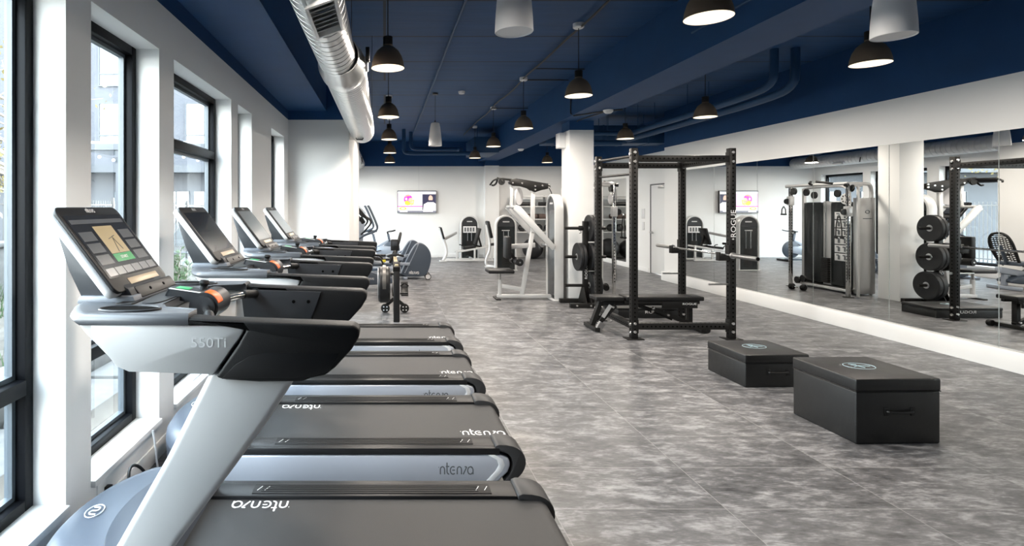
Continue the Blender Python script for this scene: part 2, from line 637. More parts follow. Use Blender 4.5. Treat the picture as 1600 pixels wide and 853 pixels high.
def brand_word(name, size, mtx, material, parent, sx=1.0):
    """the open rounded lettering of the maker's name: i n t e n z a drawn as single strokes."""
    arc = lambda cx, cy, r, a0, a1, n=8: [(cx + r * math.cos(R(a0 + (a1 - a0) * k / n)), cy + r * math.sin(R(a0 + (a1 - a0) * k / n))) for k in range(n + 1)]
    S = [[(-.06, .62), (.0, .62)], [(.16, 0), (.16, .42)] + arc(.42, .42, .26, 180, 0) + [(.68, 0)],
         [(.98, 1.05), (.98, .26)] + arc(1.22, .26, .24, 180, 280), [(.84, .70), (1.26, .70)],
         arc(1.72, .35, .34, 55, 310, 12), [(1.62, .37), (1.96, .37)],
         [(2.24, 0), (2.24, .42)] + arc(2.50, .42, .26, 180, 0) + [(2.76, 0)],
         [(2.98, .0), (3.42, .66)], [(3.42, .66), (3.16, .68)],
         arc(3.86, .34, .33, 40, 330, 12), [(4.19, .0), (4.19, .40)] + arc(3.86, .36, .33, 5, 90, 5)]
    b = MB()
    for s in S:
        b.tube([((x - 2.07) * size * .58 * sx, (y - .36) * size, 0) for x, y in s], size * .062, 6)
    me_fix = Matrix.Diagonal((1, 1, .12, 1))
    bmesh.ops.transform(b.bm, matrix=mtx @ me_fix, verts=b.bm.verts)
    return b.build(name, material, parent)


def frame_mtx(loc, x, y):
    """matrix whose local x, y run along the given directions."""
    x = Vector(x).normalized()
    y = Vector(y).normalized()
    z = x.cross(y)
    m = Matrix((x, y, z)).transposed().to_4x4()
    m.translation = Vector(loc)
    return m


def rrect(x0, x1, y0, y1, r, n=6):
    pts = []
    for cx, cy, a0 in ((x1 - r, y1 - r, 0), (x0 + r, y1 - r, 90), (x0 + r, y0 + r, 180), (x1 - r, y0 + r, 270)):
        for k in range(n + 1):
            a = R(a0 + 90 * k / n)
            pts.append((cx + r * math.cos(a), cy + r * math.sin(a)))
    return pts


# ================================================================== ROOM SHELL
XL, XR, XD = -1.43, 6.095, 6.42
YB, YK = 17.2, -2.2
ZC, ZW = 3.66, 2.88
WIN = [(1.02, 2.44), (2.65, 3.45), (3.69, 5.07), (5.30, 5.85), (6.86, 7.73), (11.95, 13.32), (13.62, 15.20), (15.45, 16.93)]
WZ0, WZ1 = 0.24, 2.585

struct(MB().box((XL - .35, YK - .15, -.12), (XD + .2, YB + .2, 0)).build('floor', 'floor', smooth=False))
struct(MB().box((XL - .35, YK - .15, ZC), (XD + .2, YB + .2, ZC + .15)).build('ceiling', 'deck', smooth=False))

b = MB()
ys = YK
for y0, y1 in WIN:
    b.box((XL - .24, ys, 0), (XL, y0, ZW))
    b.box((XL - .24, y0, 0), (XL, y1, WZ0))
    b.box((XL - .24, y0, WZ1), (XL, y1, ZW))
    ys = y1
b.box((XL - .24, ys, 0), (XL, YB, ZW))
struct(b.build('wall_left', 'white', smooth=False))
struct(MB().box((XL - .24, YK, ZW), (XL, YB, ZC)).build('wall_left_upper', 'navy', smooth=False))
struct(MB().box((XL, YK, 3.01), (-.864, 8.07, ZC)).build('ceiling_soffit', 'navy', smooth=False))

# projecting block between the two window bays
struct(MB().box((XL, 8.07, 0), (-.53, 11.25, ZW)).build('wall_return', 'white', smooth=False))
struct(MB().box((XL, 8.07, ZW), (-.53, 11.25, ZC)).build('wall_return_upper', 'navy', smooth=False))

# back wall with shallow panel joint
b = MB().box((XL - .24, YB, 0), (XD + .2, YB + .15, ZW))
b.box((0.985 + .09, YB - .002, 0.1), (0.985 + .10, YB, ZW), m=1)
struct(b.build('wall_back', ['white', 'spk_grille'], smooth=False))
struct(MB().box((XL - .24, YB, ZW), (XD + .2, YB + .15, ZC)).build('wall_back_upper', 'navy', smooth=False))
struct(MB().box((3.13, 16.92, 0), (3.56, YB, ZW)).build('column_back', 'white', smooth=False))
struct(MB().box((3.13, 16.92, ZW), (3.56, YB, 3.03)).build('column_back_upper', 'navy', smooth=False))

# right wall: mirror wall, then the recessed door wall
struct(MB().box((XR, YK, 0), (XD + .2, 11.85, ZW)).build('wall_right', 'white', smooth=False))
struct(MB().box((XR, YK, ZW), (XD + .2, 11.85, ZC)).build('wall_right_upper', 'navy', smooth=False))
DY0, DY1, DH = 12.08, 13.16, 2.14
b = MB().box((XD, 11.85, 0), (XD + .2, DY0, ZW))
b.box((XD, DY1, 0), (XD + .2, YB, ZW))
b.box((XD, DY0, DH), (XD + .2, DY1, ZW))
struct(b.build('wall_right_door_bay', 'white', smooth=False))
struct(MB().box((XD, 11.85, ZW), (XD + .2, YB, ZC)).build('wall_right_door_bay_upper', 'navy', smooth=False))
struct(MB().box((XL - .24, YK - .15, 0), (XD + .2, YK, ZC)).build('wall_rear', 'navy', smooth=False))  # unseen wall; navy chosen to cut bounce light on front faces

# beam and column
struct(MB().box((2.954, YK, 3.03), (3.50, YB, ZC)).build('beam', 'navy', smooth=False))
struct(MB().box((3.10, 9.13, 0), (3.51, 9.53, ZW), .004).build('column', 'white'))
struct(MB().box((3.10, 9.13, ZW), (3.51, 9.53, 3.03)).build('column_upper', 'navy', smooth=False))

# baseboards
def baseboard(name, lo, hi):
    struct(MB().box(lo, hi, .004).build(name, 'white'))
baseboard('baseboard_right', (6.02, YK, 0), (XR, 11.85, .195))
baseboard('baseboard_door_bay', (XD - .012, DY1 + .06, 0), (XD, YB, .10))
baseboard('baseboard_back', (XL, YB - .014, 0), (3.13, YB, .11))
baseboard('baseboard_back_right', (3.56, YB - .014, 0), (XD - .012, YB, .11))
baseboard('baseboard_return', (-.53, 8.07, 0), (-.518, 11.25, .11))
baseboard('baseboard_return_front', (XL + .012, 8.058, 0), (-.53, 8.07, .11))
baseboard('baseboard_left', (XL, YK, 0), (XL + .012, 8.058, .11))
baseboard('baseboard_left_far', (XL, 11.25, 0), (XL + .012, YB - .014, .11))

# windows
def window(n, y0, y1, bars):
    w_ = bpy.data.objects.new('window_%d' % n, None)
    COL.objects.link(w_)
    w_.location = (XL - .19, (y0 + y1) / 2, WZ0)
    struct(w_)
    ym = (y0 + y1) / 2
    f = MB((0, -ym, -WZ0))
    f.off = Vector((-(XL - .19), -ym, -WZ0))
    x0, x1, t = XL - .235, XL - .145, .055
    f.box((x0, y0, WZ0), (x1, y0 + t, WZ1), .004)
    f.box((x0, y1 - t, WZ0), (x1, y1, WZ1), .004)
    f.box((x0, y0 + t, WZ0), (x1, y1 - t, WZ0 + t), .004)
    f.box((x0, y0 + t, WZ1 - t), (x1, y1 - t, WZ1), .004)
    for z in bars:
        f.box((x0, y0 + t, z - .034), (x1 + .006, y1 - t, z + .034), .004)
    f.build('frame', 'frame_black', w_)
    g = MB(); g.off = f.off
    s = MB(); s.off = f.off
    zs = [WZ0 + t] + [v for z in bars for v in (z - .034, z + .034)] + [WZ1 - t]
    for a, c in zip(zs[::2], zs[1::2]):
        q = .022
        xa, xb = x0 + .012, x0 + .046
        s.box((xa, y0 + t, a), (xb, y0 + t + q, c)); s.box((xa, y1 - t - q, a), (xb, y1 - t, c))
        s.box((xa, y0 + t + q, a), (xb, y1 - t - q, a + q)); s.box((xa, y0 + t + q, c - q), (xb, y1 - t - q, c))
        g.box((x0 + .026, y0 + t + q, a + q), (x0 + .030, y1 - t - q, c - q))
    s.build('sash', 'frame_grey', w_)
    g.build('pane', 'glass', w_, smooth=False)
    sl = MB(); sl.off = f.off
    sl.box((x1 - .01, y0 - .0, WZ0 - .028), (XL + .022, y1 + .0, WZ0 + .006), .004)
    sl.build('sill', 'white', w_)
    portal(y0, y1, WZ0, WZ1, XL - .37)
for i, (y0, y1) in enumerate(WIN):
    window(i + 1, y0, y1, {0: [0.79], 1: [0.79], 2: [0.79, 2.055], 5: [2.2]}.get(i, [0.79]))

# door
d = bpy.data.objects.new('door_1', None); COL.objects.link(d); d.location = (XD, (DY0 + DY1) / 2, 0); struct(d)
o_ = (-XD, -(DY0 + DY1) / 2, 0)
b = MB(o_)
b.box((XD - .0, DY0, 0), (XD + .12, DY0 + .025, DH), m=0)
b.box((XD - .0, DY1 - .025, 0), (XD + .12, DY1, DH), m=0)
b.box((XD - .0, DY0 + .025, DH - .03), (XD + .12, DY1 - .025, DH), m=0)
b.build('frame', 'door_gap', d)
MB(o_).box((XD + .012, DY0 + .028, .008), (XD + .055, DY1 - .028, DH - .034), .003).build('leaf', 'door_white', d)
b = MB(o_)
b.cyl((XD + .012, DY1 - .10, .98), (XD - .05, DY1 - .10, .98), .022)
b.tube([(XD - .045, DY1 - .10, .98), (XD - .05, DY1 - .14, .98), (XD - .05, DY1 - .22, .975)], .011)
b.build('handle', 'steel', d)
b = MB(o_)
b.box((XD - .055, DY0 + .33, DH - .115), (XD + .0, DY0 + .60, DH - .055), .006)
b.bar((XD - .05, DY0 + .5, DH - .05), (XD - .02, DY0 + .2, DH - .03), .02, .012)
b.build('closer', 'steel', d)
# wall plates left of the door
tag(MB().box((XD - .012, 13.42, 1.30), (XD, 13.58, 1.55), .004).build('card_reader', 'spk_grille'), 'pale wall panel left of the white door', 'wall panel')
tag(MB().box((XD - .016, 13.44, 1.02), (XD, 13.54, 1.22), .004).build('light_switch', 'spk_grille'), 'small light switch plate below wall panel beside the door', 'switch')

# mirrors on the right wall
MY = [11.10, 10.03, 8.87, 7.71, 6.55, 5.38, 4.21]
MLAB = ['mirror panel at the far end of the mirror wall, showing the leg press',
        'mirror panel second from far end, showing the television',
        'mirror panel third from far end, showing blank white back wall',
        'mirror panel showing the cable machine with dark shrouds',
        'mirror panel showing the white column and its two faces',
        'mirror panel showing the loaded plate tree behind the rack',
        'mirror panel cut by the right edge of the photo']
for i in range(6):
    y1, y0 = MY[i], MY[i + 1]
    o = MB((-6.085, -(y0 + y1) / 2, -.2)).box((6.075, y0 + .004, .2), (XR, y1 - .004, 2.335)).build('wall_mirror', 'mirror', smooth=False)
    o.location = (6.085, (y0 + y1) / 2, .2)
    tag(o, [MLAB[0], MLAB[1], MLAB[3], MLAB[4], MLAB[5], MLAB[6]][i], 'mirror', 'mirror panels along the right wall')
for y0, y1 in ((3.05, 4.21), (1.89, 3.05)):
    o = MB((-6.085, -(y0 + y1) / 2, -.2)).box((6.075, y0 + .004, .2), (XR, y1 - .004, 2.335)).build('wall_mirror', 'mirror', smooth=False)
    o.location = (6.085, (y0 + y1) / 2, .2)
    tag(o, 'mirror panel of the same wall, just past the photo edge', 'mirror', 'mirror panels past the photo edge')
o = MB().box((XD - .008, 14.45, .13), (XD, 15.98, 2.36)).build('wall_mirror', 'mirror', smooth=False)
tag(o, 'separate mirror beyond the door, showing shelves and a big ball', 'mirror')

# ================================================================== DUCTS, PIPES, LAMPS, SPEAKERS
def ribbed(y0, y1, r, c, step=.10, rib=.010, seg=48):
    prof = [(0, y0), (r, y0)]
    y = y0 + step / 2
    while y < y1 - step / 2:
        prof += [(r, y - .008), (r - rib, y - .004), (r - rib, y + .004), (r, y + .008)]
        y += step
    prof += [(r, y1), (0, y1)]
    return MB().lathe(prof, (c[0], 0, c[1]), 'Y', seg)

DC = (-.352, 2.728)
du = thing('spiral_duct', 'large galvanised spiral duct hung beside the blue soffit above the treadmills', 'duct')
ribbed(-2.15, 4.16, .145, (-.366, 2.723)).build('duct_section', 'duct', du, ang=25)
ribbed(4.52, 8.16, .183, (-.338, 2.733), .075).build('duct_section', 'duct', du, ang=25)
MB().lathe([(.145, 4.10), (.152, 4.10), (.154, 4.16), (.186, 4.34), (.190, 4.36), (.190, 4.52), (.183, 4.55)], (-.345, 0, 2.73), 'Y', 48).build('coupling_collar', 'duct', du, ang=25)
b = MB().lathe([(.183, 8.16), (.182, 8.22), (.17, 8.29), (.13, 8.35), (.06, 8.38), (0, 8.385)], (-.338, 0, 2.733), 'Y', 48)
b.cyl((-.34, 8.25, 2.72), (-.528, 8.25, 2.72), .12, seg=28)
b.build('end_elbow', 'duct', du)
# air register on the underside
ra = R(20)
rn = Vector((math.sin(ra), 0, -math.cos(ra)))
rt = Vector((math.cos(ra), 0, math.sin(ra)))
rc = Vector((-.366, 2.86, 2.723)) + rn * .15
mt = Matrix((rt, Vector((0, 1, 0)), rn)).transposed().to_4x4(); mt.translation = rc
b = MB()
b.box((-.085, -.24, -.03), (-.065, .24, .022), .003, mtx=mt); b.box((.065, -.24, -.03), (.085, .24, .022), .003, mtx=mt)
b.box((-.065, -.24, -.03), (.065, -.215, .022), .003, mtx=mt); b.box((-.065, .215, -.03), (.065, .24, .022), .003, mtx=mt)
rg = b.build('air_register', 'silver_lt', du)
b = MB()
b.box((-.065, -.215, -.03), (.065, .215, -.022), m=1, mtx=mt)
for k in range(7):
    y = -.18 + k * .06
    m2 = mt @ Matrix.Translation((0, y, .0)) @ Matrix.Rotation(R(-28), 4, 'X')
    b.box((-.065, -.022, -.002), (.065, .022, .002), mtx=m2)
b.build('louvre_blades', ['silver_lt', 'hole'], rg)
# damper handles
b = MB(); b.box((-.165, 4.38, 2.70), (-.135, 4.50, 2.80), .004); b.box((-.15, 4.30, 2.74), (-.12, 4.36, 2.85), .004, m=1)
b.build('damper_quadrant', ['silver_lt', 'black'], du)
b = MB(); b.tube([(-.40, 7.62, 2.555), (-.39, 7.62, 2.53), (-.31, 7.62, 2.53), (-.30, 7.62, 2.555)], .009, m=1); b.box((-.385, 7.66, 2.53), (-.315, 7.86, 2.556), .004)
b.build('damper_quadrant', ['silver_lt', 'black'], du)
for y in (3.6, 6.6):
    for x in ((-.513, -.219) if y < 4 else (-.523, -.153)):
        MB().bar((x, y, 2.73), (x, y, ZC), .025, .003, (1, 0, 0)).build('hanger_strap', 'black_metal', du)

du2 = thing('spiral_duct', 'small pale duct running to the far wall above the ellipticals', 'duct')
ribbed(11.256, 17.17, .175, (-.80, 2.95), .12).build('duct_section', 'silver_lt', du2, ang=25)
b = MB(); b.box((-.66, 15.2, 2.79), (-.60, 15.5, 2.84), .004); b.tube([(-.62, 14.6, 2.93), (-.60, 14.6, 2.80)], .012, m=1)
b.build('damper_quadrant', ['silver_lt', 'black'], du2)
for x in (-.978, -.622):
    MB().bar((x, 14, 2.95), (x, 14, ZC), .025, .003, (1, 0, 0)).build('hanger_strap', 'black_metal', du2)


def pipe(name, label, cat, pts, r, material='navy_pipe', sm=2, group=None, hang=()):
    b = MB().tube(pts, r, 12, smooth=sm)
    for h in hang:
        b.cyl(h, (h[0], h[1], ZC), .005, seg=6)
        b.lathe([(r + .006, -.012), (r + .006, .012)], h, 'Y', 12)
    return tag(b.build(name, material), label, cat, group)

pipe('sprinkler_pipe', 'navy drain pipe dropping near the far wall, left of its pair', 'pipe',
     [(.51, 14.5, ZC), (.51, 14.5, 3.27), (.51, 14.5, 3.05), (.64, 14.5, 3.02), (1.5, 14.5, 3.02), (2.28, 14.5, 3.02)], .05)
pipe('sprinkler_pipe', 'navy drain pipe dropping near the far wall, right of its pair', 'pipe',
     [(.72, 15.0, ZC), (.72, 15.0, 3.43), (.72, 15.0, 3.24), (.86, 15.0, 3.18), (1.8, 15.0, 3.18), (2.1, 15.0, 3.18), (2.05, 14.62, 3.09)], .05)
pipe('ceiling_pipe', 'navy pipe dropping from ceiling on the mirror side, nearer the beam', 'pipe',
     [(5.12, 7.15, ZC), (5.12, 7.15, 3.4), (5.12, 7.17, 3.22), (5.12, 7.5, 3.15), (5.12, 9.5, 3.13), (5.12, 12.0, 3.12)], .05, hang=[(5.12, 9.2, 3.13), (5.12, 11, 3.12)])
pipe('ceiling_pipe', 'navy pipe dropping from ceiling on the mirror side, nearer the mirror', 'pipe',
     [(5.36, 7.1, ZC), (5.36, 7.1, 3.38), (5.36, 7.12, 3.18), (5.36, 7.5, 3.10), (5.36, 9.5, 3.08), (5.36, 12.0, 3.07)], .055, hang=[(5.36, 9.0, 3.08), (5.36, 10.8, 3.07)])
pipe('conduit', 'slim blue conduit along the ceiling between duct and lamp row', 'conduit',
     [(.79, YK, 3.60), (.79, 17.19, 3.60)], .016, sm=0, hang=[(.79, 6.4, 3.60), (.79, 8.6, 3.60), (.79, 11.2, 3.60), (.79, 14, 3.60)])
b = MB()
yy = YK
pts = []
while yy < 15.5:
    pts.append((2.205 + .012 * math.sin(yy * 2.2), yy, 3.615 + .012 * math.sin(yy * 3.1)))
    yy += .35
b.tube(pts, .013, 8)
for (x, y) in ((2.0, 8.0), (2.4, 8.7), (2.6, 11.2)):
    b.tube([(2.205, y, 3.62), (x + .4, y + .02, 3.625), (2.95, y + .03, 3.62)], .009, 8)
tag(b.build('ceiling_wiring', 'cable'), 'black flexible wiring linking the white lamp canopies on the ceiling', 'wiring')
b = MB()
b.tube([(2.95, 8.6, 3.5), (2.94, 8.6, 3.2), (2.94, 8.6, 3.02), (3.1, 8.4, 3.018), (3.33, 8.1, 3.018), (3.5, 8.0, 3.018)], .01, 8, smooth=1)
b.tube([(3.33, 8.1, 3.018), (3.2, 9.0, 3.018), (3.22, 9.1, 3.018)], .008, 8)
tag(b.build('beam_wiring', 'cable'), 'thin wire running down the beam side to its white dome fixture', 'wiring')
b = MB().tube([(2.938, 3.3, 3.55), (2.938, 3.3, 3.25), (2.938, 5.2, 3.25)], .011, 8, smooth=1)
b.box((2.925, 4.1, 3.22), (2.952, 4.2, 3.28), .004)
tag(b.build('conduit', 'navy_pipe'), 'navy conduit loop with junction box on the beam face', 'conduit')
# big navy duct across the far right ceiling bay
b = MB().box((3.62, 12.2, 3.02), (6.38, 12.75, 3.42), .01)
for k in range(5):
    b.box((3.9 + k * .5, 12.19, 3.01), (3.93 + k * .5, 12.76, 3.43))
for x in (3.8, 4.8, 5.8):
    b.cyl((x, 12.19, 3.2), (x, 12.19, ZC), .008, seg=6)
tag(b.build('square_duct', 'navy_pipe'), 'dark navy rectangular duct crossing the ceiling between column and door bay', 'duct')
b = MB().box((2.3, 14.0, 2.99), (2.945, 15.4, 3.40), .01)
for x in (2.4, 2.85):
    b.cyl((x, 14.1, 3.3), (x, 14.1, ZC), .008, seg=6)
tag(b.build('square_duct', 'navy_pipe'), 'navy box duct tucked against the beam near the far wall', 'duct')
pipe('sprinkler_pipe', 'dark horizontal pipe behind the column near the ceiling, upper one', 'pipe', [(3.6, 11.2, 3.1), (5.0, 11.2, 3.1)], .045, sm=0, hang=[(3.75, 11.2, 3.1), (4.6, 11.2, 3.1)])
pipe('sprinkler_pipe', 'dark horizontal pipe behind the column near the ceiling, lower one', 'pipe', [(3.6, 11.5, 2.94), (5.0, 11.5, 2.94)], .055, sm=0, hang=[(3.8, 11.5, 2.94), (4.7, 11.5, 2.94)])


def dome(label, x, y, z, r=.075):
    o = thing('ceiling_fixture', label, 'ceiling fixture', (x, y, z))
    MB().lathe([(0, -.055), (r * .55, -.05), (r * .85, -.03), (r, -.008), (r, 0), (0, 0)], seg=24).build('dome_cover', 'spk', o)
dome('white dome fixture under the beam in front of the column', 3.33, 8.1, 3.03)
dome('white dome fixture under the beam near the far wall', 3.38, 13.5, 3.03)
tag(MB().box((2.985, 9.30, 2.60), (3.098, 9.50, 2.86), .012).build('emergency_light', 'spk'), 'small white box light on the column side near the ceiling', 'light')
b = MB().lathe([(0, -.05), (.05, -.045), (.06, -.02), (.06, 0), (0, 0)], (1.38, 9.75, ZC), 'Z', 20)
tag(b.build('smoke_detector', 'spk'), 'small round smoke detector on the ceiling above the hanging cone speaker', 'detector')


def make_lamp():
    r = thing('pendant_lamp', None, 'lamp')
    MB().lathe([(.041, .285), (.041, .20), (.046, .195), (.062, .186), (.098, .155), (.127, .105), (.143, .05), (.150, .0),
                (.149, .0), (.141, .05), (.123, .103), (.095, .150), (.06, .18), (0, .186)], seg=40).build('lamp_shade', 'lamp_shade', r)
    MB().lathe([(.034, .285), (.043, .285), (.043, .215), (.046, .21)], seg=24).lathe([(0, .287), (.041, .285)], seg=24).build('socket_cap', 'rubber', r)
    MB().lathe([(0, .006), (.1485, .006), (.1485, .001), (0, .001)], seg=40).build('diffuser', 'lamp_glow', r)
    top = ZC - 2.84
    MB().cyl((0, 0, .285), (0, 0, top - .05), .0055, seg=8).build('cord', 'cable', r)
    MB().lathe([(0, top - .055), (.05, top - .055), (.062, top - .045), (.062, top), (0, top)], seg=24).build('ceiling_canopy', 'spk', r)
    l = bpy.data.lights.new('lamp_light', 'AREA')
    l.shape = 'DISK'
    l.size = .29
    l.energy = LAMP_W
    l.color = (1.0, 0.90, 0.79)
    o = bpy.data.objects.new('lamp_light', l)
    o.location = (0, 0, -.002)
    COL.objects.link(o)
    o.parent = r
    return r


lamp0 = make_lamp()
ORD = ['first', 'second', 'third', 'fourth', 'fifth']
LAMPS = []
for i, (px, y) in enumerate([(606, 4.93), (607, 7.6), (608, 10.1), (609, 12.6), (609, 15.3)]):
    LAMPS.append(((px - 601) * y / F, y, ['largest and closest lamp of the row beside the silver duct', 'second lamp of the row beside the silver duct',
                  'third lamp of the row beside the silver duct', 'fourth lamp of the row beside the silver duct, almost touching the fifth',
                  'fifth and smallest lamp of the row beside the silver duct'][i], 'pendant lamps beside the duct'))
for i, (px, y) in enumerate([(1107, 3.62), (904, 6.155), (818, 8.71), (771, 11.27), (742, 13.9)]):
    LAMPS.append(((px - 601) * y / F, y, ['large pendant lamp cut by the top edge before the beam', 'pendant lamp left of the beam, above and before the column',
                  'third lamp of the middle row, under a white canopy', 'fourth lamp of the middle row, left of the box duct',
                  'smallest lamp of the middle row, above the far wall'][i], 'pendant lamps of the middle row'))
for x, y, lb in ((.02, 2.30, 'pendant lamp nearest the camera over the second treadmill, above the frame'),):
    LAMPS.append((x, y, lb, None))
for i, (px, y) in enumerate([(1360, 4.78), (1102, 7.6), (977, 10.0), (855, 15.3)]):
    LAMPS.append(((px - 601) * y / F, y, ['pendant lamp below the white cylinder speaker on the mirror side', 'pendant lamp over the rack crossmember, before navy pipes',
                  'pendant lamp just right of the white column', 'tiny pendant lamp left of the column over the lat machine'][i], 'pendant lamps on the mirror side'))
for i, (x, y, lb, g) in enumerate(LAMPS):
    o = lamp0 if i == 0 else copy_tree(lamp0)
    o.location = (x, y, 2.84)
    tag(o, lb, 'lamp', g)


def speaker(label, x, y, ztop):
    r = thing('pendant_speaker', label, 'speaker', (x, y, 2.70), 0, 'white pendant speakers')
    MB().lathe([(0, .42), (.06, .42), (.078, .405), (.092, .33), (.108, .20), (.117, .08), (.120, .0), (.117, -.004)], seg=40).build('speaker_body', 'spk', r)
    MB().lathe([(.117, -.003), (.112, .004), (0, .006)], seg=40).build('speaker_grille', 'spk_grille', r)
    MB().cyl((0, 0, .42), (0, 0, ztop - 2.70), .004, seg=8).cyl((0, 0, .41), (0, 0, .46), .012, seg=10).build('cord', 'cable', r)
    MB().lathe([(0, -.03), (.05, -.03), (.055, 0), (0, 0)], (0, 0, ztop - 2.70), 'Z', 20).build('ceiling_canopy', 'black', r)
speaker('white cylinder speaker cut by the top edge, left of the beam', .825, 3.47, ZC)
speaker('white cylinder speaker cut by the top edge, under the beam by the mirror side', 3.33, 3.56, 3.03)
speaker('small white cone speaker hanging far down the room', .92, 9.9, ZC)
# ================================================================== TREADMILLS
TC = [2.235, 3.45, 4.645, 5.84]
TX = -.25


def T():
    return MB((-TX, 0, 0))


def rounded(pts, it=2):
    for _ in range(it):
        n = []
        for i, a in enumerate(pts):
            c = pts[(i + 1) % len(pts)]
            n += [(a[0] * .75 + c[0] * .25, a[1] * .75 + c[1] * .25), (a[0] * .25 + c[0] * .75, a[1] * .25 + c[1] * .75)]
        pts = n
    return pts


def dash_outline(xf, xc, xr, hy):
    """plan outline of the tray: bowed front edge."""
    pts = []
    for k in range(-8, 9):
        t = k / 8
        pts.append((xc - (xc - xf) * 0 + (xf - xc) * (1 - abs(t) ** 2.6), -hy * t))
    return [(xr, -hy)] + [(x, y) for x, y in pts[::-1]] + [(xr, hy)]


def make_treadmill():
    r = thing('treadmill', None, 'treadmill', (TX, 0, 0))
    # --- deck frame and belt
    b = T()
    b.box((-1.05, -.345, .045), (.66, .345, .165), .01)
    b.box((-.95, -.40, .0), (-.75, -.30, .06), .01); b.box((-.95, .30, .0), (-.75, .40, .06), .01)
    b.box((.45, -.40, .0), (.62, -.30, .06), .01); b.box((.45, .30, .0), (.62, .40, .06), .01)
    b.build('deck_frame', 'black', r)
    prof = [(-.86, .231)] + [(.70 + .058 * math.sin(a), .173 + .058 * math.cos(a)) for a in [PI * k / 10 for k in range(11)]] + [(-.86, .111)]
    T().prism(prof, -.277, .277).build('running_belt', 'belt', r, ang=50)
    for s, x, rz in ((1, -.56, PI), (-1, .585, 0)):
        mx = Matrix.Translation((x - TX, .235 if s > 0 else -.195, .2315)) @ Matrix.Rotation(rz, 4, 'Z')
        brand_word('belt_lettering', .078, mx, 'white_print', r, 1.35)
    # --- foot rails, caps and silver sides
    for s in (1, -1):
        y0, y1 = sorted((s * .282, s * .405))
        fr = T().prism([(-.86, .15), (-.86, .245), (.64, .245), (.64, .15)], y0, y1, bev=.006).build('foot_rail', 'foot_rail', r)
        ya, yb = sorted((s * .300, s * .385))
        st = T()
        st.box((-.62, ya, .243), (.50, yb, .2485), .0025)
        for k in range(4):
            yy = ya + .018 + k * (yb - ya - .036) / 3
            st.box((-.58, yy - .0015, .248), (.44, yy + .0015, .2500))
        st = st.build('grip_strip', 'black_tex', r)
        for xx in (-.60, -.565, .43, .47):
            T().bar((xx, s * .345 - .018, .2487), (xx + .018, s * .345 + .018, .2487), .003, .0006).build('strip_mark', 'pale_print', st)
        y0, y1 = sorted((s * .268, s * .428))
        M['trim_white'] = mat('bright_trim', (.78, .79, .80, 1), .4)
        capo = [(.615, .262), (.70, .258), (.755, .235), (.785, .19), (.787, .14), (.76, .09), (.70, .045), (.655, .045), (.70, .10), (.715, .15), (.70, .20), (.65, .225), (.615, .225)]
        T().prism(rounded(capo, 1), y0, y1, bev=.012).build('rail_end_cap', 'rail_cap', r)
        y0, y1 = sorted((s * .375, s * .432))
        pan = [(-1.0, .205), (.64, .205), (.69, .185), (.70, .15), (.685, .11), (.63, .055), (.60, .05), (-1.0, .05)]
        T().prism(pan, y0, y1, bev=.014, seg=3).build('side_panel', 'panel_silver', r)
        y0, y1 = sorted((s * .395, s * .4335))
        T().prism([(.575, .205), (.61, .205), (.655, .185), (.668, .15), (.652, .115), (.59, .05), (.55, .05), (.615, .12), (.632, .15), (.622, .178)], y0, y1, bev=.003).build('panel_trim', 'trim_white', r)
        y0, y1 = sorted((s * .37, s * .431))
        T().box((-1.0, y0, .205), (.64, y1, .243), .006).build('rail_edge', 'foot_rail', r)
        if s < 0:
            brand_word('side_lettering', .062, frame_mtx((.395 - TX, -.4325, .122), (1, 0, 0), (0, 0, 1)), 'grey_print', r, 1.25)
    # --- motor hood
    def hood_ring(grow, z, xb, bow):
        pts = []
        for k in range(-10, 11):
            t = k / 10
            x = -1.15 - (bow) * (1 - abs(t) ** 2.4) - grow
            pts.append((x, -(.415 + grow * .5) * t))
        ring = [(xb, -(.415 + grow * .5))] + pts[::-1] + [(xb, .415 + grow * .5)]
        return [(x, y, z) for x, y in ring]
    b = T()
    b.loft([hood_ring(-.02, .045, -.80, .16), hood_ring(.01, .12, -.80, .17), hood_ring(.015, .21, -.80, .17)])
    b.build('hood_base', 'hood_dark', r, ang=60)
    b = T()
    b.loft([hood_ring(.015, .21, -.80, .17), hood_ring(.01, .255, -.81, .17), hood_ring(-.015, .30, -.82, .165), hood_ring(-.045, .325, -.83, .16), hood_ring(-.09, .338, -.84, .15), hood_ring(-.20, .345, -.86, .10)])
    b.build('motor_hood', 'hood', r, ang=60)
    c = []
    for k in range(-8, 9):
        t = k / 8
        c.append((-1.00 - .075 * (1 - abs(t) ** 2.2), -.30 * t))
    b = T().prism([(-.84, -.33), (-.93, -.32)] + c[::-1] + [(-.93, .32), (-.84, .33)], .325, .352, 'XY', bev=.006)
    b.build('hood_inset', 'hood_dark', r, ang=50)
    b = T(); b.tube([(-1.18 + .033 * math.cos(a), .047 * math.sin(a) - .02, .3445) for a in [2 * PI * k / 24 for k in range(24)]], .0022, 6, closed=True)
    b.tube([(-1.166, -.045, .3448), (-1.190, -.045, .3448), (-1.196, -.030, .3448), (-1.190, -.018, .3448), (-1.172, -.020, .3448), (-1.165, -.005, .3448), (-1.172, .008, .3448), (-1.195, .008, .3448)], .0035, 6, smooth=1)
    b.build('hood_emblem', 'white_print', r)
    # --- uprights
    for s in (1, -1):
        y0, y1 = sorted((s * .315, s * .402))
        up = [(-.285, 1.03), (-.59, 1.03), (-.74, .73), (-.905, .44), (-1.03, .24), (-1.06, .20), (-.86, .20), (-.80, .30), (-.70, .445), (-.52, .685), (-.40, .85), (-.335, .95)]
        T().prism(up, y0, y1, bev=.024, seg=4).build('upright', 'silver_lt', r, ang=50)
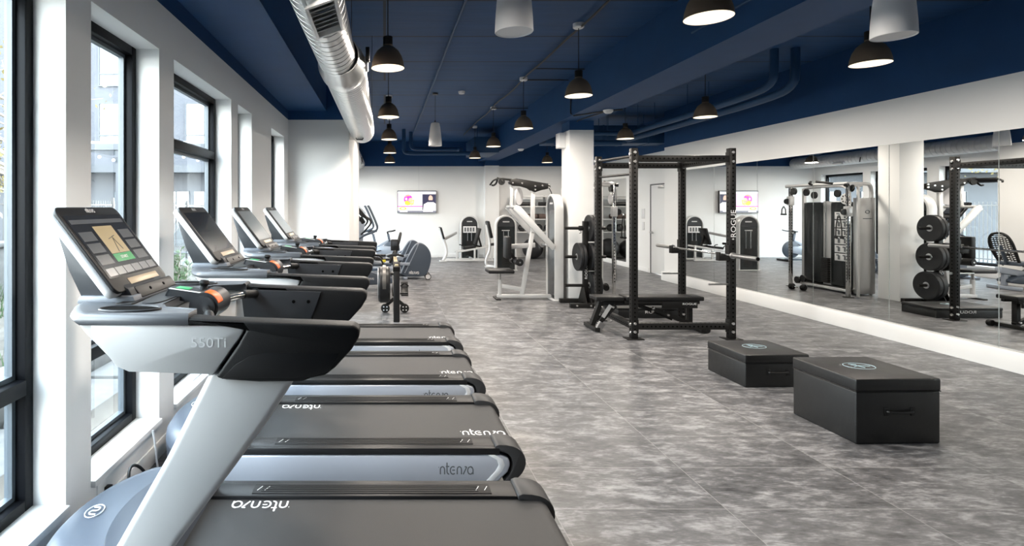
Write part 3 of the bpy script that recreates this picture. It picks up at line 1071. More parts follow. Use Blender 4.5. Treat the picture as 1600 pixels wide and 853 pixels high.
    # --- tray
    def ring(xf, xc, xr, hy, z, rr=.05):
        pts = []
        n = 10
        for k in range(-n, n + 1):
            t = k / n
            pts.append((xc + (xf - xc) * (1 - abs(t) ** 2.8), -hy * t, z))
        rear = [(xr, hy), (xr, hy * .80), (-.79, hy * .70), (-.82, hy * .55), (-.82, 0), (-.82, -hy * .55), (-.79, -hy * .70), (xr, -hy * .80), (xr, -hy)]
        return pts[::-1] + [(x, y, z) for x, y in rear]
    b = T()
    b.loft([ring(-1.00, -.865, -.70, .36, 1.028), ring(-1.04, -.90, -.70, .385, 1.04), ring(-1.135, -.99, -.70, .408, 1.15), ring(-1.155, -1.015, -.70, .412, 1.185), ring(-1.15, -1.01, -.70, .40, 1.19)])
    b.build('tray_shell', 'silver_lt', r, ang=60)
    for s in (1, -1):
        y0, y1 = sorted((s * .345, s * .412))
        pan = [(-.99, 1.19), (-.985, 1.15), (-.90, 1.045), (-.86, 1.028), (-.575, 1.018), (-.478, 1.155), (-.47, 1.172), (-.485, 1.182)]
        sp_ = T().prism(pan, y0, y1, bev=.007).build('shell_side', 'silver_lt', r)
    text('model_lettering', '550Ti', .048, frame_mtx((-.59 - TX, -.4125, 1.125), (1, 0, 0), (0, 0, 1)), 'pale_print', r, 1.1)
    b = T()
    b.loft([ring(-1.165, -1.02, -.655, .418, 1.186), ring(-1.172, -1.03, -.655, .424, 1.20), ring(-1.165, -1.02, -.655, .42, 1.216), ring(-1.145, -1.00, -.66, .405, 1.224), ring(-1.12, -.97, -.665, .38, 1.221)])
    b.build('tray_top', 'tray_grey', r, ang=60)
    for s in (1, -1):
        cu = T()
        L = [(-.895 + .105 * math.cos(a), s * .322 + .052 * math.sin(a), 1.224) for a in [2 * PI * k / 28 for k in range(28)]]
        cu.tube(L, .0045, 8, closed=True)
        cup = cu.build('cup_holder', 'grey_dark', r)
        T().prism([(x, y) for x, y, z in L], 1.2200, 1.2246, 'XY').build('cup_well', 'hole', cup)
    T().prism(rounded([(-.93, -.20), (-.86, -.22), (-.835, -.16), (-.835, .16), (-.86, .22), (-.93, .20)], 2), 1.2185, 1.2250, 'XY').build('tray_well', 'grey_dark', r)
    tb = T(); tb.box((-.99, -.235, 1.220), (-.93, .235, 1.226), .002); tb.build('tray_vent', 'black', r)
    # --- side handles
    for s in (1, -1):
        y0, y1 = sorted((s * .345, s * .422))
        hp = [(-.70, 1.19), (-.70, 1.216), (-.60, 1.207), (-.40, 1.199), (-.20, 1.192), (-.105, 1.188), (-.085, 1.175), (-.083, 1.15), (-.11, 1.105),
              (-.165, 1.045), (-.20, 1.018), (-.245, 1.010), (-.275, .998), (-.42, .997), (-.53, 1.004), (-.565, 1.012), (-.49, 1.12), (-.462, 1.168), (-.475, 1.185)]
        h = T().prism(hp, y0, y1, bev=.012, seg=3).build('side_handle', 'black_tex', r, ang=50)
        yo0, yo1 = sorted((s * .415, s * .4235))
        T().prism([(-.545, 1.008), (-.50, 1.055), (-.45, 1.085), (-.40, 1.095), (-.15, 1.093), (-.185, 1.035), (-.25, 1.014)], yo0, yo1, bev=.003).build('handle_inset', 'black', h)
        yi0, yi1 = sorted((s * .335, s * .348))
        iw = T().prism([(-.68, 1.185), (-.60, 1.19), (-.30, 1.18), (-.36, 1.02), (-.66, 1.02)], yi0, yi1, bev=.003).build('inner_cheek', 'grey_dark', h)
        bb = T()
        for xx in (-.43, -.36):
            bb.cyl((xx, s * .337, 1.135), (xx, s * .331, 1.135), .008, seg=10)
        bb.build('cheek_screws', 'hole', h)
    # --- sensor bar and control pod
    b = T()
    b.tube([(-.615, -.34, 1.172), (-.64, -.25, 1.182), (-.70, -.12, 1.182), (-.725, 0, 1.185), (-.70, .12, 1.182), (-.64, .25, 1.182), (-.615, .34, 1.172)], .0165, 14, smooth=2)
    b.build('sensor_bar', 'chrome', r)
    for s in (1, -1):
        b = T(); b.tube([(-.612, s * .347, 1.171), (-.622, s * .30, 1.176), (-.645, s * .24, 1.184)], .020, 14, smooth=1)
        b.cyl((-.612, s * .347, 1.171), (-.613, s * .338, 1.171), .027, seg=16)
        b.build('bar_grip', 'black_tex', r)
    pod = T()
    pod.cyl((-.715, -.10, 1.186), (-.715, .10, 1.186), .058, seg=24, bev=.012)
    p_ = pod.build('control_pod', 'grey_dark', r)
    q = T()
    pm = Matrix.Translation((-.80 - TX, 0, 1.226)) @ Matrix.Rotation(R(8), 4, 'Y')
    t_ = MB()
    t_.loft([[(x * (1.0 if z < .012 else .94), y * (1.0 if z < .012 else .92), z) for x, y in rrect(-.085, .085, -.058, .058, .022)] for z in (-.022, -.012, .012, .018)], 0)
    bmesh.ops.transform(t_.bm, matrix=pm, verts=t_.bm.verts)
    t_.build('control_paddle', 'grey_dark', p_)
    t_ = MB(); t_.box((-.055, -.022, .018), (.0, .03, .0205), .001, mtx=pm); t_.build('pod_display', 'green_lit', p_)
    t_ = MB(); t_.box((-.07, -.052, .0165), (.07, -.036, .0195), .001, mtx=pm); t_.build('pod_strip', 'pale_print', p_)
    t_ = MB(); t_.lathe([(0, .060), (.017, .058), (.021, .048), (.014, .034), (.019, .018), (.026, .012)], seg=18)
    bmesh.ops.transform(t_.bm, matrix=pm @ Matrix.Translation((.045, .025, .0)), verts=t_.bm.verts)
    t_.build('joystick_knob', 'black_tex', p_)
    patch = []
    for a0 in range(-1, 12):
        a = R(15 + a0 * 8)
        patch.append((math.cos(a) * .0605, math.sin(a) * .0605))
    pi_ = [(x * .90, z * .90) for x, z in patch]
    t_ = MB(); t_.off = Vector((-.715 - TX, 0, 1.186))
    t_.prism(patch[1:11] + pi_[1:11][::-1], -.085, -.02, bev=.0008); t_.build('stop_button', 'orange', p_)
    t_ = MB(); t_.off = Vector((-.715 - TX, 0, 1.186))
    t_.prism([(-.03, -.03), (.03, -.045), (.038, -.062), (-.02, -.055)], -.05, .02, bev=.004); t_.build('safety_clip', 'tan', p_)
    # --- console
    top = Vector((-1.225, 0, 1.578)); bot = Vector((-.985, 0, 1.262))
    dn = (bot - top).normalized()
    nrm = Vector((-dn.z, 0, dn.x))
    if nrm.x < 0:
        nrm = -nrm
    H = (bot - top).length
    ax = Vector((0, 1, 0))
    # local: x across (towards -y is the viewer's right when facing the screen), y up the screen, z out of it
    cm = frame_mtx(bot + Vector((-TX, 0, 0)), ax, -dn)
    if (cm.to_3x3() @ Vector((0, 0, 1))).dot(nrm) < 0:
        cm = frame_mtx(bot + Vector((-TX, 0, 0)), -ax, -dn)
    ol = [(x, y) for x, y in rrect(-.235, .235, 0, H, .03)]
    ol = [(x, y + (.012 * (1 - (x / .235) ** 2) if y > H * .6 else 0)) for x, y in ol]
    def slab(outline, z0, z1, name, m, parent, bev=0.0):
        t = MB().prism(outline, z0, z1, 'XY', bev=bev)
        bmesh.ops.transform(t.bm, matrix=cm, verts=t.bm.verts)
        return t.build(name, m, parent, ang=50)
    co = slab(ol, -.048, -.008, 'console_shell', 'silver_lt', r, .014)
    slab([(x * .99, y) for x, y in ol], -.012, .003, 'console_bezel', 'black', r, .004)
    scr = slab(rrect(-.215, .215, .062, H - .04, .006), .002, .0042, 'screen', 'screen', r)
    t1, t2 = MB(), MB()
    for cx, cy in ((-.15, .20), (.15, .20), (-.15, .255), (.15, .255), (-.15, .145), (.15, .145)):
        t1.box((cx - .048, cy - .022, .0042), (cx + .048, cy + .022, .0046))
    t1.box((-.2, .315, .0042), (.2, .335, .0046))
    for k in range(6):
        t2.box((-.2 + k * .068, .070, .0042), (-.2 + k * .068 + .062, .105, .0046))
    for t_, nm, mm in ((t1, 'screen_tiles', 'tile_grey'), (t2, 'screen_menu_row', 'tile_light')):
        bmesh.ops.transform(t_.bm, matrix=cm, verts=t_.bm.verts)
        t_.build(nm, mm, scr)
    slab([(-.075, .165), (.075, .165), (.075, .30), (-.075, .30)], .0042, .0047, 'workout_picture', 'tile_tan', scr)
    slab([(-.075, .125), (.075, .125), (.075, .163), (-.075, .163)], .0042, .0047, 'start_button', 'tile_green', scr)
    t_ = MB(); t_.bar((-.01, .17, .0050), (.015, .24, .0050), .004, .0006, (0, 0, 1)); t_.bar((.015, .24, .0050), (.035, .18, .0050), .004, .0006, (0, 0, 1)); t_.bar((-.02, .235, .0050), (.04, .25, .0050), .003, .0006, (0, 0, 1))
    bmesh.ops.transform(t_.bm, matrix=cm, verts=t_.bm.verts); t_.build('workout_figure', 'black', scr)
    text('start_lettering', 'START', .02, cm @ Matrix.Translation((0, .144, .0050)), 'white_print', scr)
    brand_word('brand_lettering', .024, cm @ Matrix.Translation((0, H - .018, .0036)), 'pale_print', r, 1.1)
    slab(rrect(-.10, .16, .016, .048, .004), .003, .005, 'console_plaque', 'tan', r, .001)
    slab([(-.235, -.012), (.10, -.012), (.13, .004), (.13, .03), (-.235, .03)][::-1] if False else rrect(-.12, .232, -.052, .004, .012), -.055, .016, 'console_ledge', 'black', r, .006)
    t_ = MB()
    for x in (-.11, .02):
        t_.cyl((x + .1, -.024, .016), (x + .1, -.024, .018), .007, seg=12)
    bmesh.ops.transform(t_.bm, matrix=cm, verts=t_.bm.verts); t_.build('ledge_sockets', 'hole', r)
    # neck
    b = T()
    b.prism([(-1.255, 1.50), (-1.205, 1.34), (-1.155, 1.235), (-.955, 1.235), (-.975, 1.27), (-1.06, 1.32), (-1.19, 1.49)], -.165, .165, bev=.008)
    b.build('console_neck', 'grey_dark', r)
    T().prism([(-1.165, 1.215), (-1.155, 1.245), (-.95, 1.245), (-.94, 1.215)], -.18, .18, bev=.006).build('neck_base', 'grey_plastic', r)
    b = T(); b.cyl((-1.0, -.09, 1.26), (-1.0, .09, 1.26), .022, seg=16)
    b.build('tilt_hinge', 'black', r)
    return r


tm0 = make_treadmill()
TL = ['nearest treadmill, its lit screen showing menu tiles and a green start button',
      'second treadmill from the camera, with dark reflecting screen',
      'third treadmill from the camera, with pale glare on its screen',
      'farthest treadmill, beside the white return wall']
for i, y in enumerate(TC):
    o = tm0 if i == 0 else copy_tree(tm0, skip=('screen_tiles', 'screen_menu_row', 'workout_picture', 'start_button', 'workout_figure', 'start_lettering'))
    o.location = (TX, y, 0)
    tag(o, TL[i], 'treadmill', 'treadmills in a row facing the windows')

# power cords and floor box by the wall
for i, (y, lb) in enumerate([(2.72, 'black power cord coiled at the wall beside the nearest treadmill'), (4.0, 'grey cable looping down behind the second treadmill')]):
    if i == 0:
        b = MB()
        b.tube([(-1.40, 2.78, .13), (-1.36, 2.80, .12), (-1.33, 2.84, .06), (-1.31, 2.90, .015), (-1.30, 3.05, .015), (-1.33, 2.98, .16), (-1.35, 2.88, .22), (-1.32, 2.80, .15), (-1.30, 2.84, .02), (-1.28, 3.0, .02)], .008, 8, smooth=2)
        tag(b.build('power_cable', 'cable'), lb, 'cord')
    else:
        b = MB().tube([(-1.415, 4.02, .30), (-1.35, 4.02, .36), (-1.30, 4.06, .37), (-1.28, 4.09, .30), (-1.29, 4.10, .015), (-1.36, 4.08, .012)], .006, 8, smooth=2)
        tag(b.build('data_cable', 'cable_grey'), lb, 'cable')
b = MB().tube([(-1.33, 3.12, .30), (-1.31, 3.11, .22), (-1.30, 3.11, .10), (-1.29, 3.13, .012)], .006, 8, smooth=1)
tag(b.build('data_cable', 'cable_grey'), 'pale grey cable hanging beside the black coiled power cord', 'cable')
o = thing('wall_outlet', 'small wall outlet low on the window wall with black plug', 'outlet', (XL, 2.74, .14))
MB().box((0, -.04, -.06), (.006, .04, .06), .002).build('cover_plate', 'white', o)
MB().box((.006, .02, -.02), (.035, .055, .02), .004).build('plug', 'black', o)
# ================================================================== STRENGTH AREA
# ---- plyo boxes
def plyo(label, loc, rz, w_, d_, h, text_front=False):
    r = thing('plyo_box', label, 'plyo box', loc, rz, None)
    lid = min(.085, h * .26)
    b = MB().box((0, 0, 0), (w_, d_, h - lid), .012, 3)
    b.build('box_body', 'vinyl', r)
    MB().box((-.003, -.003, h - lid + .002), (w_ + .003, d_ + .003, h), .012, 3).build('box_lid', 'vinyl', r)
    b = MB()
    b.tube([(w_, .0, h - lid + .001), (w_, d_, h - lid + .001), (0, d_, h - lid + .001), (0, 0, h - lid + .001)], .0035, 6, closed=True)
    b.build('seam_piping', 'pad', r)
    if h > .2:
        hz = (h - lid) * .62
        t = MB()
        t.tube([(w_ * .36, -.002, hz), (w_ * .37, -.014, hz), (w_ * .5, -.018, hz - .004), (w_ * .65, -.014, hz), (w_ * .66, -.002, hz)], [.009] * 5, 8, smooth=1)
        t.box((w_ * .33, -.006, hz - .028), (w_ * .385, .002, hz + .028), .002)
        t.box((w_ * .64, -.006, hz - .028), (w_ * .695, .002, hz + .028), .002)
        t.build('carry_handle', 'pad', r)
    lg = MB()
    cx, cy = w_ * .5, d_ * .54
    lg.tube([(cx + .10 * math.cos(a), cy + .078 * math.sin(a), h + .0005) for a in [2 * PI * k / 40 for k in range(40)]], .0020, 6, closed=True)
    lg.tube([(cx - .035, cy + .030, h + .0005), (cx - .010, cy + .008, h + .0005), (cx + .004, cy - .045, h + .0005)], .0028, 6)
    lg.tube([(cx + .07, cy - .012, h + .0005), (cx + .0, cy + .008, h + .0005), (cx - .05, cy - .018, h + .0005)], .0028, 6)
    lg.tube([(cx - .035, cy + .05, h + .0005), (cx + .010, cy + .034, h + .0005)], .0028, 6)
    lg.build('round_emblem', 'logo_blue', r)
    return r
plyo('taller black foam plyo box nearest the camera with round emblem', (3.143, 3.625, 0), R(1.5), .578, .545, .435)
plyo('shorter black foam plyo box between the rack and the taller box', (3.16, 4.765, 0), R(1.8), .572, .53, .288)
lowbox = plyo('low black foam plyo box lying on the floor behind the rack', (3.33, 7.76, 0), R(0), .95, .53, .15)
text('front_lettering', 'ROGUE', .055, frame_mtx((.52, -.0035, .085), (1, 0, 0), (0, 0, 1)), 'pale_print', lowbox, 1.5)

# ---- power rack
RX0, RX1, RY0, RY1, RH = 2.992, 4.165, 6.54, 7.62, 2.29
rk = thing('power_rack', 'black four post power rack with drilled uprights, holding a barbell', 'power rack', (3.58, 7.08, 0))
RO = (-3.58, -7.08, 0)


def drilled(lo, hi, axis, faces, pitch=.0508, rh=.0105, start=.06):
    """steel tube with rows of holes on the given faces."""
    b = MB(RO).box(lo, hi, .005)
    lo, hi = Vector(lo), Vector(hi)
    mid = (lo + hi) / 2
    n = int((hi[axis] - lo[axis] - 2 * start) / pitch) + 1
    for f in faces:
        for k in range(n):
            c = mid.copy()
            c[axis] = lo[axis] + start + k * pitch
            ax_, sg = f
            c[ax_] = (hi if sg > 0 else lo)[ax_] + sg * .0006
            nn = Vector((0, 0, 0)); nn[ax_] = sg
            b.disc(c, nn, rh, 1, 10)
    return b


HW = .038
for (x, y) in ((RX0, RY0), (RX1, RY0), (RX0, RY1), (RX1, RY1)):
    up = drilled((x - HW, y - HW, .008), (x + HW, y + HW, RH), 2, ((0, -1), (0, 1), (1, -1), (1, 1))).build('upright', ['black_metal', 'hole'], rk)
    MB(RO).box((x - .10, y - .075, 0), (x + .10, y + .075, .009), .002).build('foot_plate', 'black_metal', up)
    bt = MB(RO)
    for z in (.09, .19, 2.13, 2.24):
        bt.bolt((x, y - HW, z), (0, -1, 0), .020, .012)
        bt.bolt((x - HW if x < 3.5 else x + HW, y, z - .015), (-1 if x < 3.5 else 1, 0, 0), .020, .012)
    bt.build('bolts', 'bolt', up)
for y in (RY0, RY1):
    for z in ((.155, 2.165) if y == RY0 else (2.165,)):
        cm_ = drilled((RX0 + HW, y - HW * .95, z - HW), (RX1 - HW, y + HW * .95, z + HW), 0, ((1, -1), (1, 1), (2, 1), (2, -1))).build('crossmember', ['black_metal', 'hole'], rk)
        for x, s in ((RX0 + HW, 1), (RX1 - HW, -1)):
            MB(RO).box((x - .004 if s > 0 else x - .006, y - HW - .002, z - .08), (x + .006 if s > 0 else x + .004, y + HW + .002, z + .08), .001).build('end_flange', 'black_metal', cm_)
MB(RO).cyl((RX0, RY0 + HW, 2.20), (RX0, RY1 - HW, 2.225), .019, seg=16).build('pull_up_bar', 'black_metal', rk)
MB(RO).cyl((RX0, RY0 + HW, 1.985), (RX0, RY1 - HW, 2.0), .016, seg=16).build('pull_up_bar', 'black_metal', rk)
drilled((RX0 - HW * .95, RY0 + HW, .12), (RX0 + HW * .95, RY1 - HW, .19), 1, ((0, -1), (0, 1))).build('base_rail', ['black_metal', 'hole'], rk)
drilled((RX1 - HW * .95, RY0 + HW, 2.13), (RX1 + HW * .95, RY1 - HW, 2.20), 1, ((0, -1), (0, 1))).build('crossmember', ['black_metal', 'hole'], rk)
BX, BZ = 4.055, 1.018
for y in (RY0, RY1):
    jc = MB(RO)
    jc.box((BX - .045, y - .036, .94), (RX1 - HW, y + .036, .985), .004)
    jc.box((BX - .055, y - .036, .94), (BX - .035, y + .036, 1.045), .004)
    jc.box((RX1 - HW - .014, y - .036, .94), (RX1 - HW, y + .036, 1.13), .004)
    jc.box((BX - .035, y - .034, .985), (RX1 - HW - .014, y + .034, 1.002), .002, m=1)
    jc.build('bar_hook', ['black_metal', 'rubber'], rk)
    MB(RO).cyl((RX1 + HW + .03, y, .655), (RX1 - .27, y, .655), .011, seg=12).cyl((RX1 + HW, y, .655), (RX1 + HW + .02, y, .655), .02, seg=12).build('safety_pin', 'steel', rk)
text('post_lettering', 'ROGUE', .088, frame_mtx((RX1 - 3.58 + .006, RY0 - 7.08 - HW - .0012, 1.385), (0, 0, 1), (-1, 0, 0)), 'white_print', rk, 1.12)
b = MB(RO)
b.bar((RX1 - .014, RY0 - HW - .0014, 1.20), (RX1 + .012, RY0 - HW - .0014, 1.20), .006, .001, (0, 1, 0)).bar((RX1 - .0, RY0 - HW - .0014, 1.19), (RX1, RY0 - HW - .0014, 1.215), .006, .001, (0, 1, 0))
b.build('post_mark', 'white_print', rk)

bb = thing('barbell', 'empty steel barbell resting across the rack hooks', 'barbell', (BX, 7.0, BZ))
MB().cyl((0, -.66, 0), (0, .66, 0), .0142, seg=16).build('shaft', 'chrome', bb)
for s in (-1, 1):
    sl = MB().cyl((0, s * .675, 0), (0, s * 1.09, 0), .025, seg=20, bev=.002).build('sleeve', 'steel', bb)
    MB().cyl((0, s * .655, 0), (0, s * .685, 0), .037, seg=20, bev=.004).build('collar', 'steel', bb)
    MB().cyl((0, s * 1.0895, 0), (0, s * 1.093, 0), .020, seg=20).build('end_cap', 'hole', sl)

# ---- bench inside the rack
bn = thing('weight_bench', 'black flat weight bench standing crosswise inside the power rack', 'bench', (3.40, 7.06, 0))
BO = (-3.40, -7.06, 0)
MB(BO).box((2.70, 6.935, .385), (3.06, 7.19, .438), .014, 3).build('seat_pad', 'pad', bn)
MB(BO).box((3.085, 6.935, .385), (4.08, 7.19, .438), .014, 3).build('back_pad', 'pad', bn)
b = MB(BO)
b.box((2.82, 7.02, .315), (3.60, 7.105, .378), .004)
b.box((3.07, 6.955, .345), (4.03, 6.995, .382), .003)
b.box((3.07, 7.13, .345), (4.03, 7.17, .382), .003)
b.box((3.55, 6.95, .29), (4.00, 6.97, .382), .003)
b.build('main_frame', 'black_metal', bn)
text('frame_lettering', 'ROGUE', .036, frame_mtx((3.895 - 3.40, 6.949 - 7.06, .345), (1, 0, 0), (0, 0, 1)), 'white_print', bn, 1.5)
MB(BO).bar((3.955, 7.06, .38), (3.955, 7.06, .03), .06, .05, (1, 0, 0)).build('leg', 'black_metal', bn)
b = MB(BO)
b.bar((2.80, 7.06, .355), (2.69, 7.06, .055), .07, .055, (1, 0, 0)); b.build('leg', 'black_metal', bn)
MB(BO).bar((2.97, 7.0, .32), (2.74, 7.0, .075), .028, .05, (1, 0, 1)).build('adjusting_strut', 'black_metal', bn)
MB(BO).bar((2.90, 6.98, .325), (2.80, 6.98, .17), .01, .045, (1, 0, 1)).build('strut_label', 'silver', bn)
b = MB(BO)
b.bar((3.47, 7.045, .27), (4.0, 7.045, .06), .05, .05, (0, 0, 1)); b.bar((3.30, 7.10, .31), (3.75, 7.10, .13), .03, .05, (0, 0, 1))
b.build('ladder_strut', 'black_metal', bn)
MB(BO).box((3.96, 6.80, .01), (4.03, 7.32, .06), .004).build('foot_bar', 'black_metal', bn)
MB(BO).box((2.655, 6.86, .012), (2.72, 7.26, .058), .004).build('foot_bar', 'black_metal', bn)
for y in (6.84, 7.28):
    MB(BO).cyl((4.045, y - .03, .04), (4.045, y + .03, .04), .04, seg=20, bev=.006).build('wheel', 'rubber', bn)
b = MB(BO)
for x, z in ((2.80, .30), (2.93, .30), (2.90, .12), (2.74, .10), (3.47, .28), (3.46, .24), (3.66, .19), (3.95, .09)):
    b.bolt((x, 7.02 if x > 3.3 else 6.975, z), (0, -1, 0), .017, .014)
b.build('bolts', 'bolt', bn)
b = MB(BO)
b.bar((2.76, 6.90, .12), (2.70, 6.90, .02), .05, .07, (1, 0, 0)); b.build('foot_plate', 'steel', bn)

# ---- plate tree
TX0, TY0 = 3.23, 8.76
tr = thing('plate_tree', 'black weight plate tree in front of the white column', 'plate tree', (TX0, TY0, 0))
MB().bar((0, 0, .04), (0, 0, 1.36), .075, .075, (1, 0, 0), .004).build('post', 'black_metal', tr)
MB().box((-.32, -.25, .008), (.32, -.175, .07), .004).build('base_rail', 'black_metal', tr)
MB().box((-.33, .225, .008), (.33, .30, .07), .004).build('base_rail', 'black_metal', tr)
MB().box((-.0375, -.175, .012), (.0375, .225, .066), .004).build('base_rail', 'black_metal', tr)
b = MB()
for s in (-1, 1):
    b.prism([(-.18, .06), (.20, .06), (.05, .30), (-.05, .30)], s * .038 - .004, s * .038 + .004, 'YZ')
b.build('gusset', 'black_metal', tr)
b = MB()
for x, z in ((.0, .095), (-.22, .045), (.22, .045)):
    b.bolt((x, -.25, .04), (0, -1, 0), .018, .012)
b.build('bolts', 'bolt', tr)
PZ = (1.245, .785, .325)
for z in PZ:
    for s in (-1, 1):
        MB().cyl((s * .03, 0, z), (s * .33, 0, z), .0245, seg=18, bev=.002).build('peg', 'black_metal', tr)
b = MB(); b.cyl((-.10, 0, 1.245), (-.045, 0, 1.245), .04, seg=18); b.tube([(-.07, 0, 1.21), (-.07, -.01, 1.17), (-.10, -.01, 1.165)], .006, 6)
b.build('peg_collar', 'rubber', tr)
text('post_lettering', 'ROGUE', .06, frame_mtx((.002, -.0385, .54), (0, 0, 1), (-1, 0, 0)), 'white_print', tr, 1.1)


def plate(label, x, z, r, t, g):
    o = thing('weight_plate', label, 'weight plate', (TX0 + x, TY0, z), 0, g)
    MB().lathe([(.027, -t / 2), (r - .045, -t / 2 + .004), (r - .035, -t / 2), (r - .006, -t / 2), (r, -t / 2 + .006), (r, t / 2 - .006), (r - .006, t / 2), (r - .035, t / 2), (r - .045, t / 2 - .004), (.027, t / 2)], (0, 0, 0), 'X', 44).build('rubber_disc', 'plate', o)
    MB().lathe([(.026, -t / 2 - .002), (.05, -t / 2 - .002), (.055, -t / 2 + .002), (.055, t / 2 - .002), (.05, t / 2 + .002), (.026, t / 2 + .002), (.026, -t / 2 - .002)], (0, 0, 0), 'X', 24).build('steel_hub', 'steel' if r > .1 else 'rubber', o)
G = 'plates on the plate tree'
PL = [(.068, 0, .215, .05), (.125, 0, .215, .05),
      (-.065, 1, .225, .045), (-.117, 1, .225, .045), (.068, 1, .225, .05), (.130, 1, .225, .06),
      (.10, 2, .225, .075), (.175, 2, .225, .06)]
PLAB = ['black plate right of the post on the top peg, inner one', 'black plate right of the post on the top peg, outer one',
        'black plate on the middle left peg, against the post', 'black plate on the middle left peg, facing outward', 'black plate on the middle right peg, against the post', 'black plate on the middle right peg, facing the mirror',
        'thick black plate on the lowest right peg, inner one', 'black plate on the lowest right peg, outer one']
for (x, k, r_, t_), lb in zip(PL, PLAB):
    plate(lb, x, PZ[k], r_, t_, G)

# ---- round head dumbbells on the floor by the tree
def dumbbell(label, x, y, rz):
    o = thing('dumbbell', label, 'dumbbell', (x, y, .058), rz)
    MB().cyl((0, -.07, 0), (0, .07, 0), .016, seg=14).build('handle', 'chrome', o)
    for s in (-1, 1):
        MB().cyl((0, s * .065, 0), (0, s * .145, 0), .056, seg=24, bev=.012).build('head', 'rubber', o)
        
# ---- functional cable trainer behind the column
ft = thing('cable_trainer', 'silver and black twin cable machine behind the column, facing the mirror', 'cable machine', (3.75, 10.25, 0))
FO = (-3.75, -10.25, 0)
H = 2.0
for (x, y, nm) in ((4.02, 9.54, 'front_post'), (4.0, 10.92, 'front_post')):
    p_ = MB(FO).bar((x, y, 0), (x, y, H), .055, .055, (1, 0, 0), .008).build(nm, 'chrome', ft)
    hb = MB(FO)
    for k in range(28):
        hb.disc((x + .0282, y, .28 + k * .055), (1, 0, 0), .010, 0, 8)
        hb.disc((x, y - .0282, .28 + k * .055), (0, -1, 0), .010, 0, 8)
    hb.build('post_holes', 'hole', p_)
    MB(FO).box((x - .06, y - .05, 0), (x + .06, y + .05, .012), .003).build('foot', 'black_metal', p_)
    cg = MB(FO).box((x - .045, y - .05, 1.42 if y < 10 else 1.62), (x + .05, y + .05, 1.60 if y < 10 else 1.80), .012).build('pulley_carriage', 'silver', ft)
    MB(FO).lathe([(0, -.014), (.055, -.014), (.05, 0), (.055, .014), (0, .014)], (x + .075, y, 1.50 if y < 10 else 1.70), 'Y', 24).build('pulley', 'black', cg)
    MB(FO).cyl((x + .035, y - .02, .30), (x + .035, y - .02, 1.90), .004, seg=6).build('cable', 'cable', ft)
# silver side cover of the near tower
ang = math.atan2(9.80 - 9.52, 3.36 - 4.03)
b = MB(FO)
b.prism([(3.70, 9.69), (3.37, 9.73), (3.37, 9.82), (3.70, 9.82)], .03, 1.75, 'XY', bev=.012)
sc_ = b.build('side_cover', 'steel', ft)
text('cover_lettering', 'T', .001, frame_mtx((0, 0, .5), (1, 0, 0), (0, 0, 1)), 'grey_print', sc_) if False else None
dvec = Vector((-.33, .04, 0)).normalized()
nvec = Vector((dvec.y, -dvec.x, 0))
if nvec.y > 0:
    nvec = -nvec
b = MB(FO); c0 = Vector((3.535, 9.71, 1.50)) + nvec * .004
b.tube([c0 + dvec * (.04 * math.cos(a)) + Vector((0, 0, .028 * math.sin(a))) for a in [2 * PI * k / 20 for k in range(20)]], .005, 6, closed=True)
b.bar(c0 - dvec * .09 + Vector((0, 0, -.12)), c0 + dvec * .09 + Vector((0, 0, -.12)), .004, .014)
b.build('cover_emblem', 'grey_print', sc_)
MB(FO).bar((3.82, 9.57, 0), (3.82, 9.57, H - .05), .035, .035, (1, 0, 0), .006).build('second_post', 'silver_lt', ft)
b = MB(FO).bar((3.36, 9.84, 0), (3.36, 9.84, 1.76), .04, .04, (1, 0, 0), .006); b.build('rear_post', 'silver', ft)
b = MB(FO).bar((3.62, 11.06, 0), (3.62, 11.06, H - .04), .055, .055, (1, 0, 0), .006); b.build('rear_post', 'silver', ft)
# central shrouds
b = MB(FO).box((3.40, 10.56, .10), (3.66, 11.02, 1.68), .02); b.build('weight_shroud', 'smoke_shroud', ft)
b = MB(FO).box((3.40, 9.88, .10), (3.66, 10.36, 1.68), .02); sh = b.build('weight_shroud', 'smoke_shroud', ft)
b = MB(FO).box((3.42, 10.36, .08), (3.64, 10.56, 1.70), .01); b.build('centre_spine', 'silver', ft)
ws = MB(FO)
for k in range(14):
    ws.box((3.60, 10.38, .14 + k * .034), (3.70, 10.54, .14 + k * .034 + .030), .003)
ws.build('weight_stack', 'black_metal', ft)
MB(FO).cyl((3.67, 10.46, .62), (3.67, 10.46, 1.7), .008, seg=8).build('guide_rod', 'chrome', ft)
for k in range(6):
    pn = MB(FO).box((3.658, 9.96, 1.36 - k * .155), (3.664, 10.26, 1.36 - k * .155 + .135), .002).build('instruction_card', 'pale_print', sh)
    pc = MB(FO)
    for q in (0, 1):
        yb_ = 10.03 + q * .14
        zb_ = 1.36 - k * .155
        pc.box((3.663, yb_ - .035, zb_ + .02), (3.6655, yb_ + .02, zb_ + .10)); pc.box((3.663, yb_ - .01, zb_ + .09), (3.6655, yb_ + .05, zb_ + .115))
    pc.build('card_drawings', 'grey_print', pn)
MB(FO).box((3.40, 9.82, .03), (3.72, 11.08, .10), .01).build('base_plinth', 'black_metal', ft)
MB(FO).box((3.70, 9.84, .04), (3.76, 11.06, .085), .006).build('base_trim', 'silver_lt', ft)
b = MB(FO)
b.tube([(4.02, 9.54, H - .02), (3.96, 9.54, H), (3.60, 9.68, H), (3.46, 9.74, H - .01), (3.38, 9.80, H - .12), (3.36, 9.82, H - .30)], .032, 12, smooth=2)
b.tube([(4.02, 9.54, H), (3.95, 9.75, H + .005), (3.90, 10.2, H + .01), (3.95, 10.7, H + .01), (4.05, 10.98, H)], .030, 12, smooth=2)
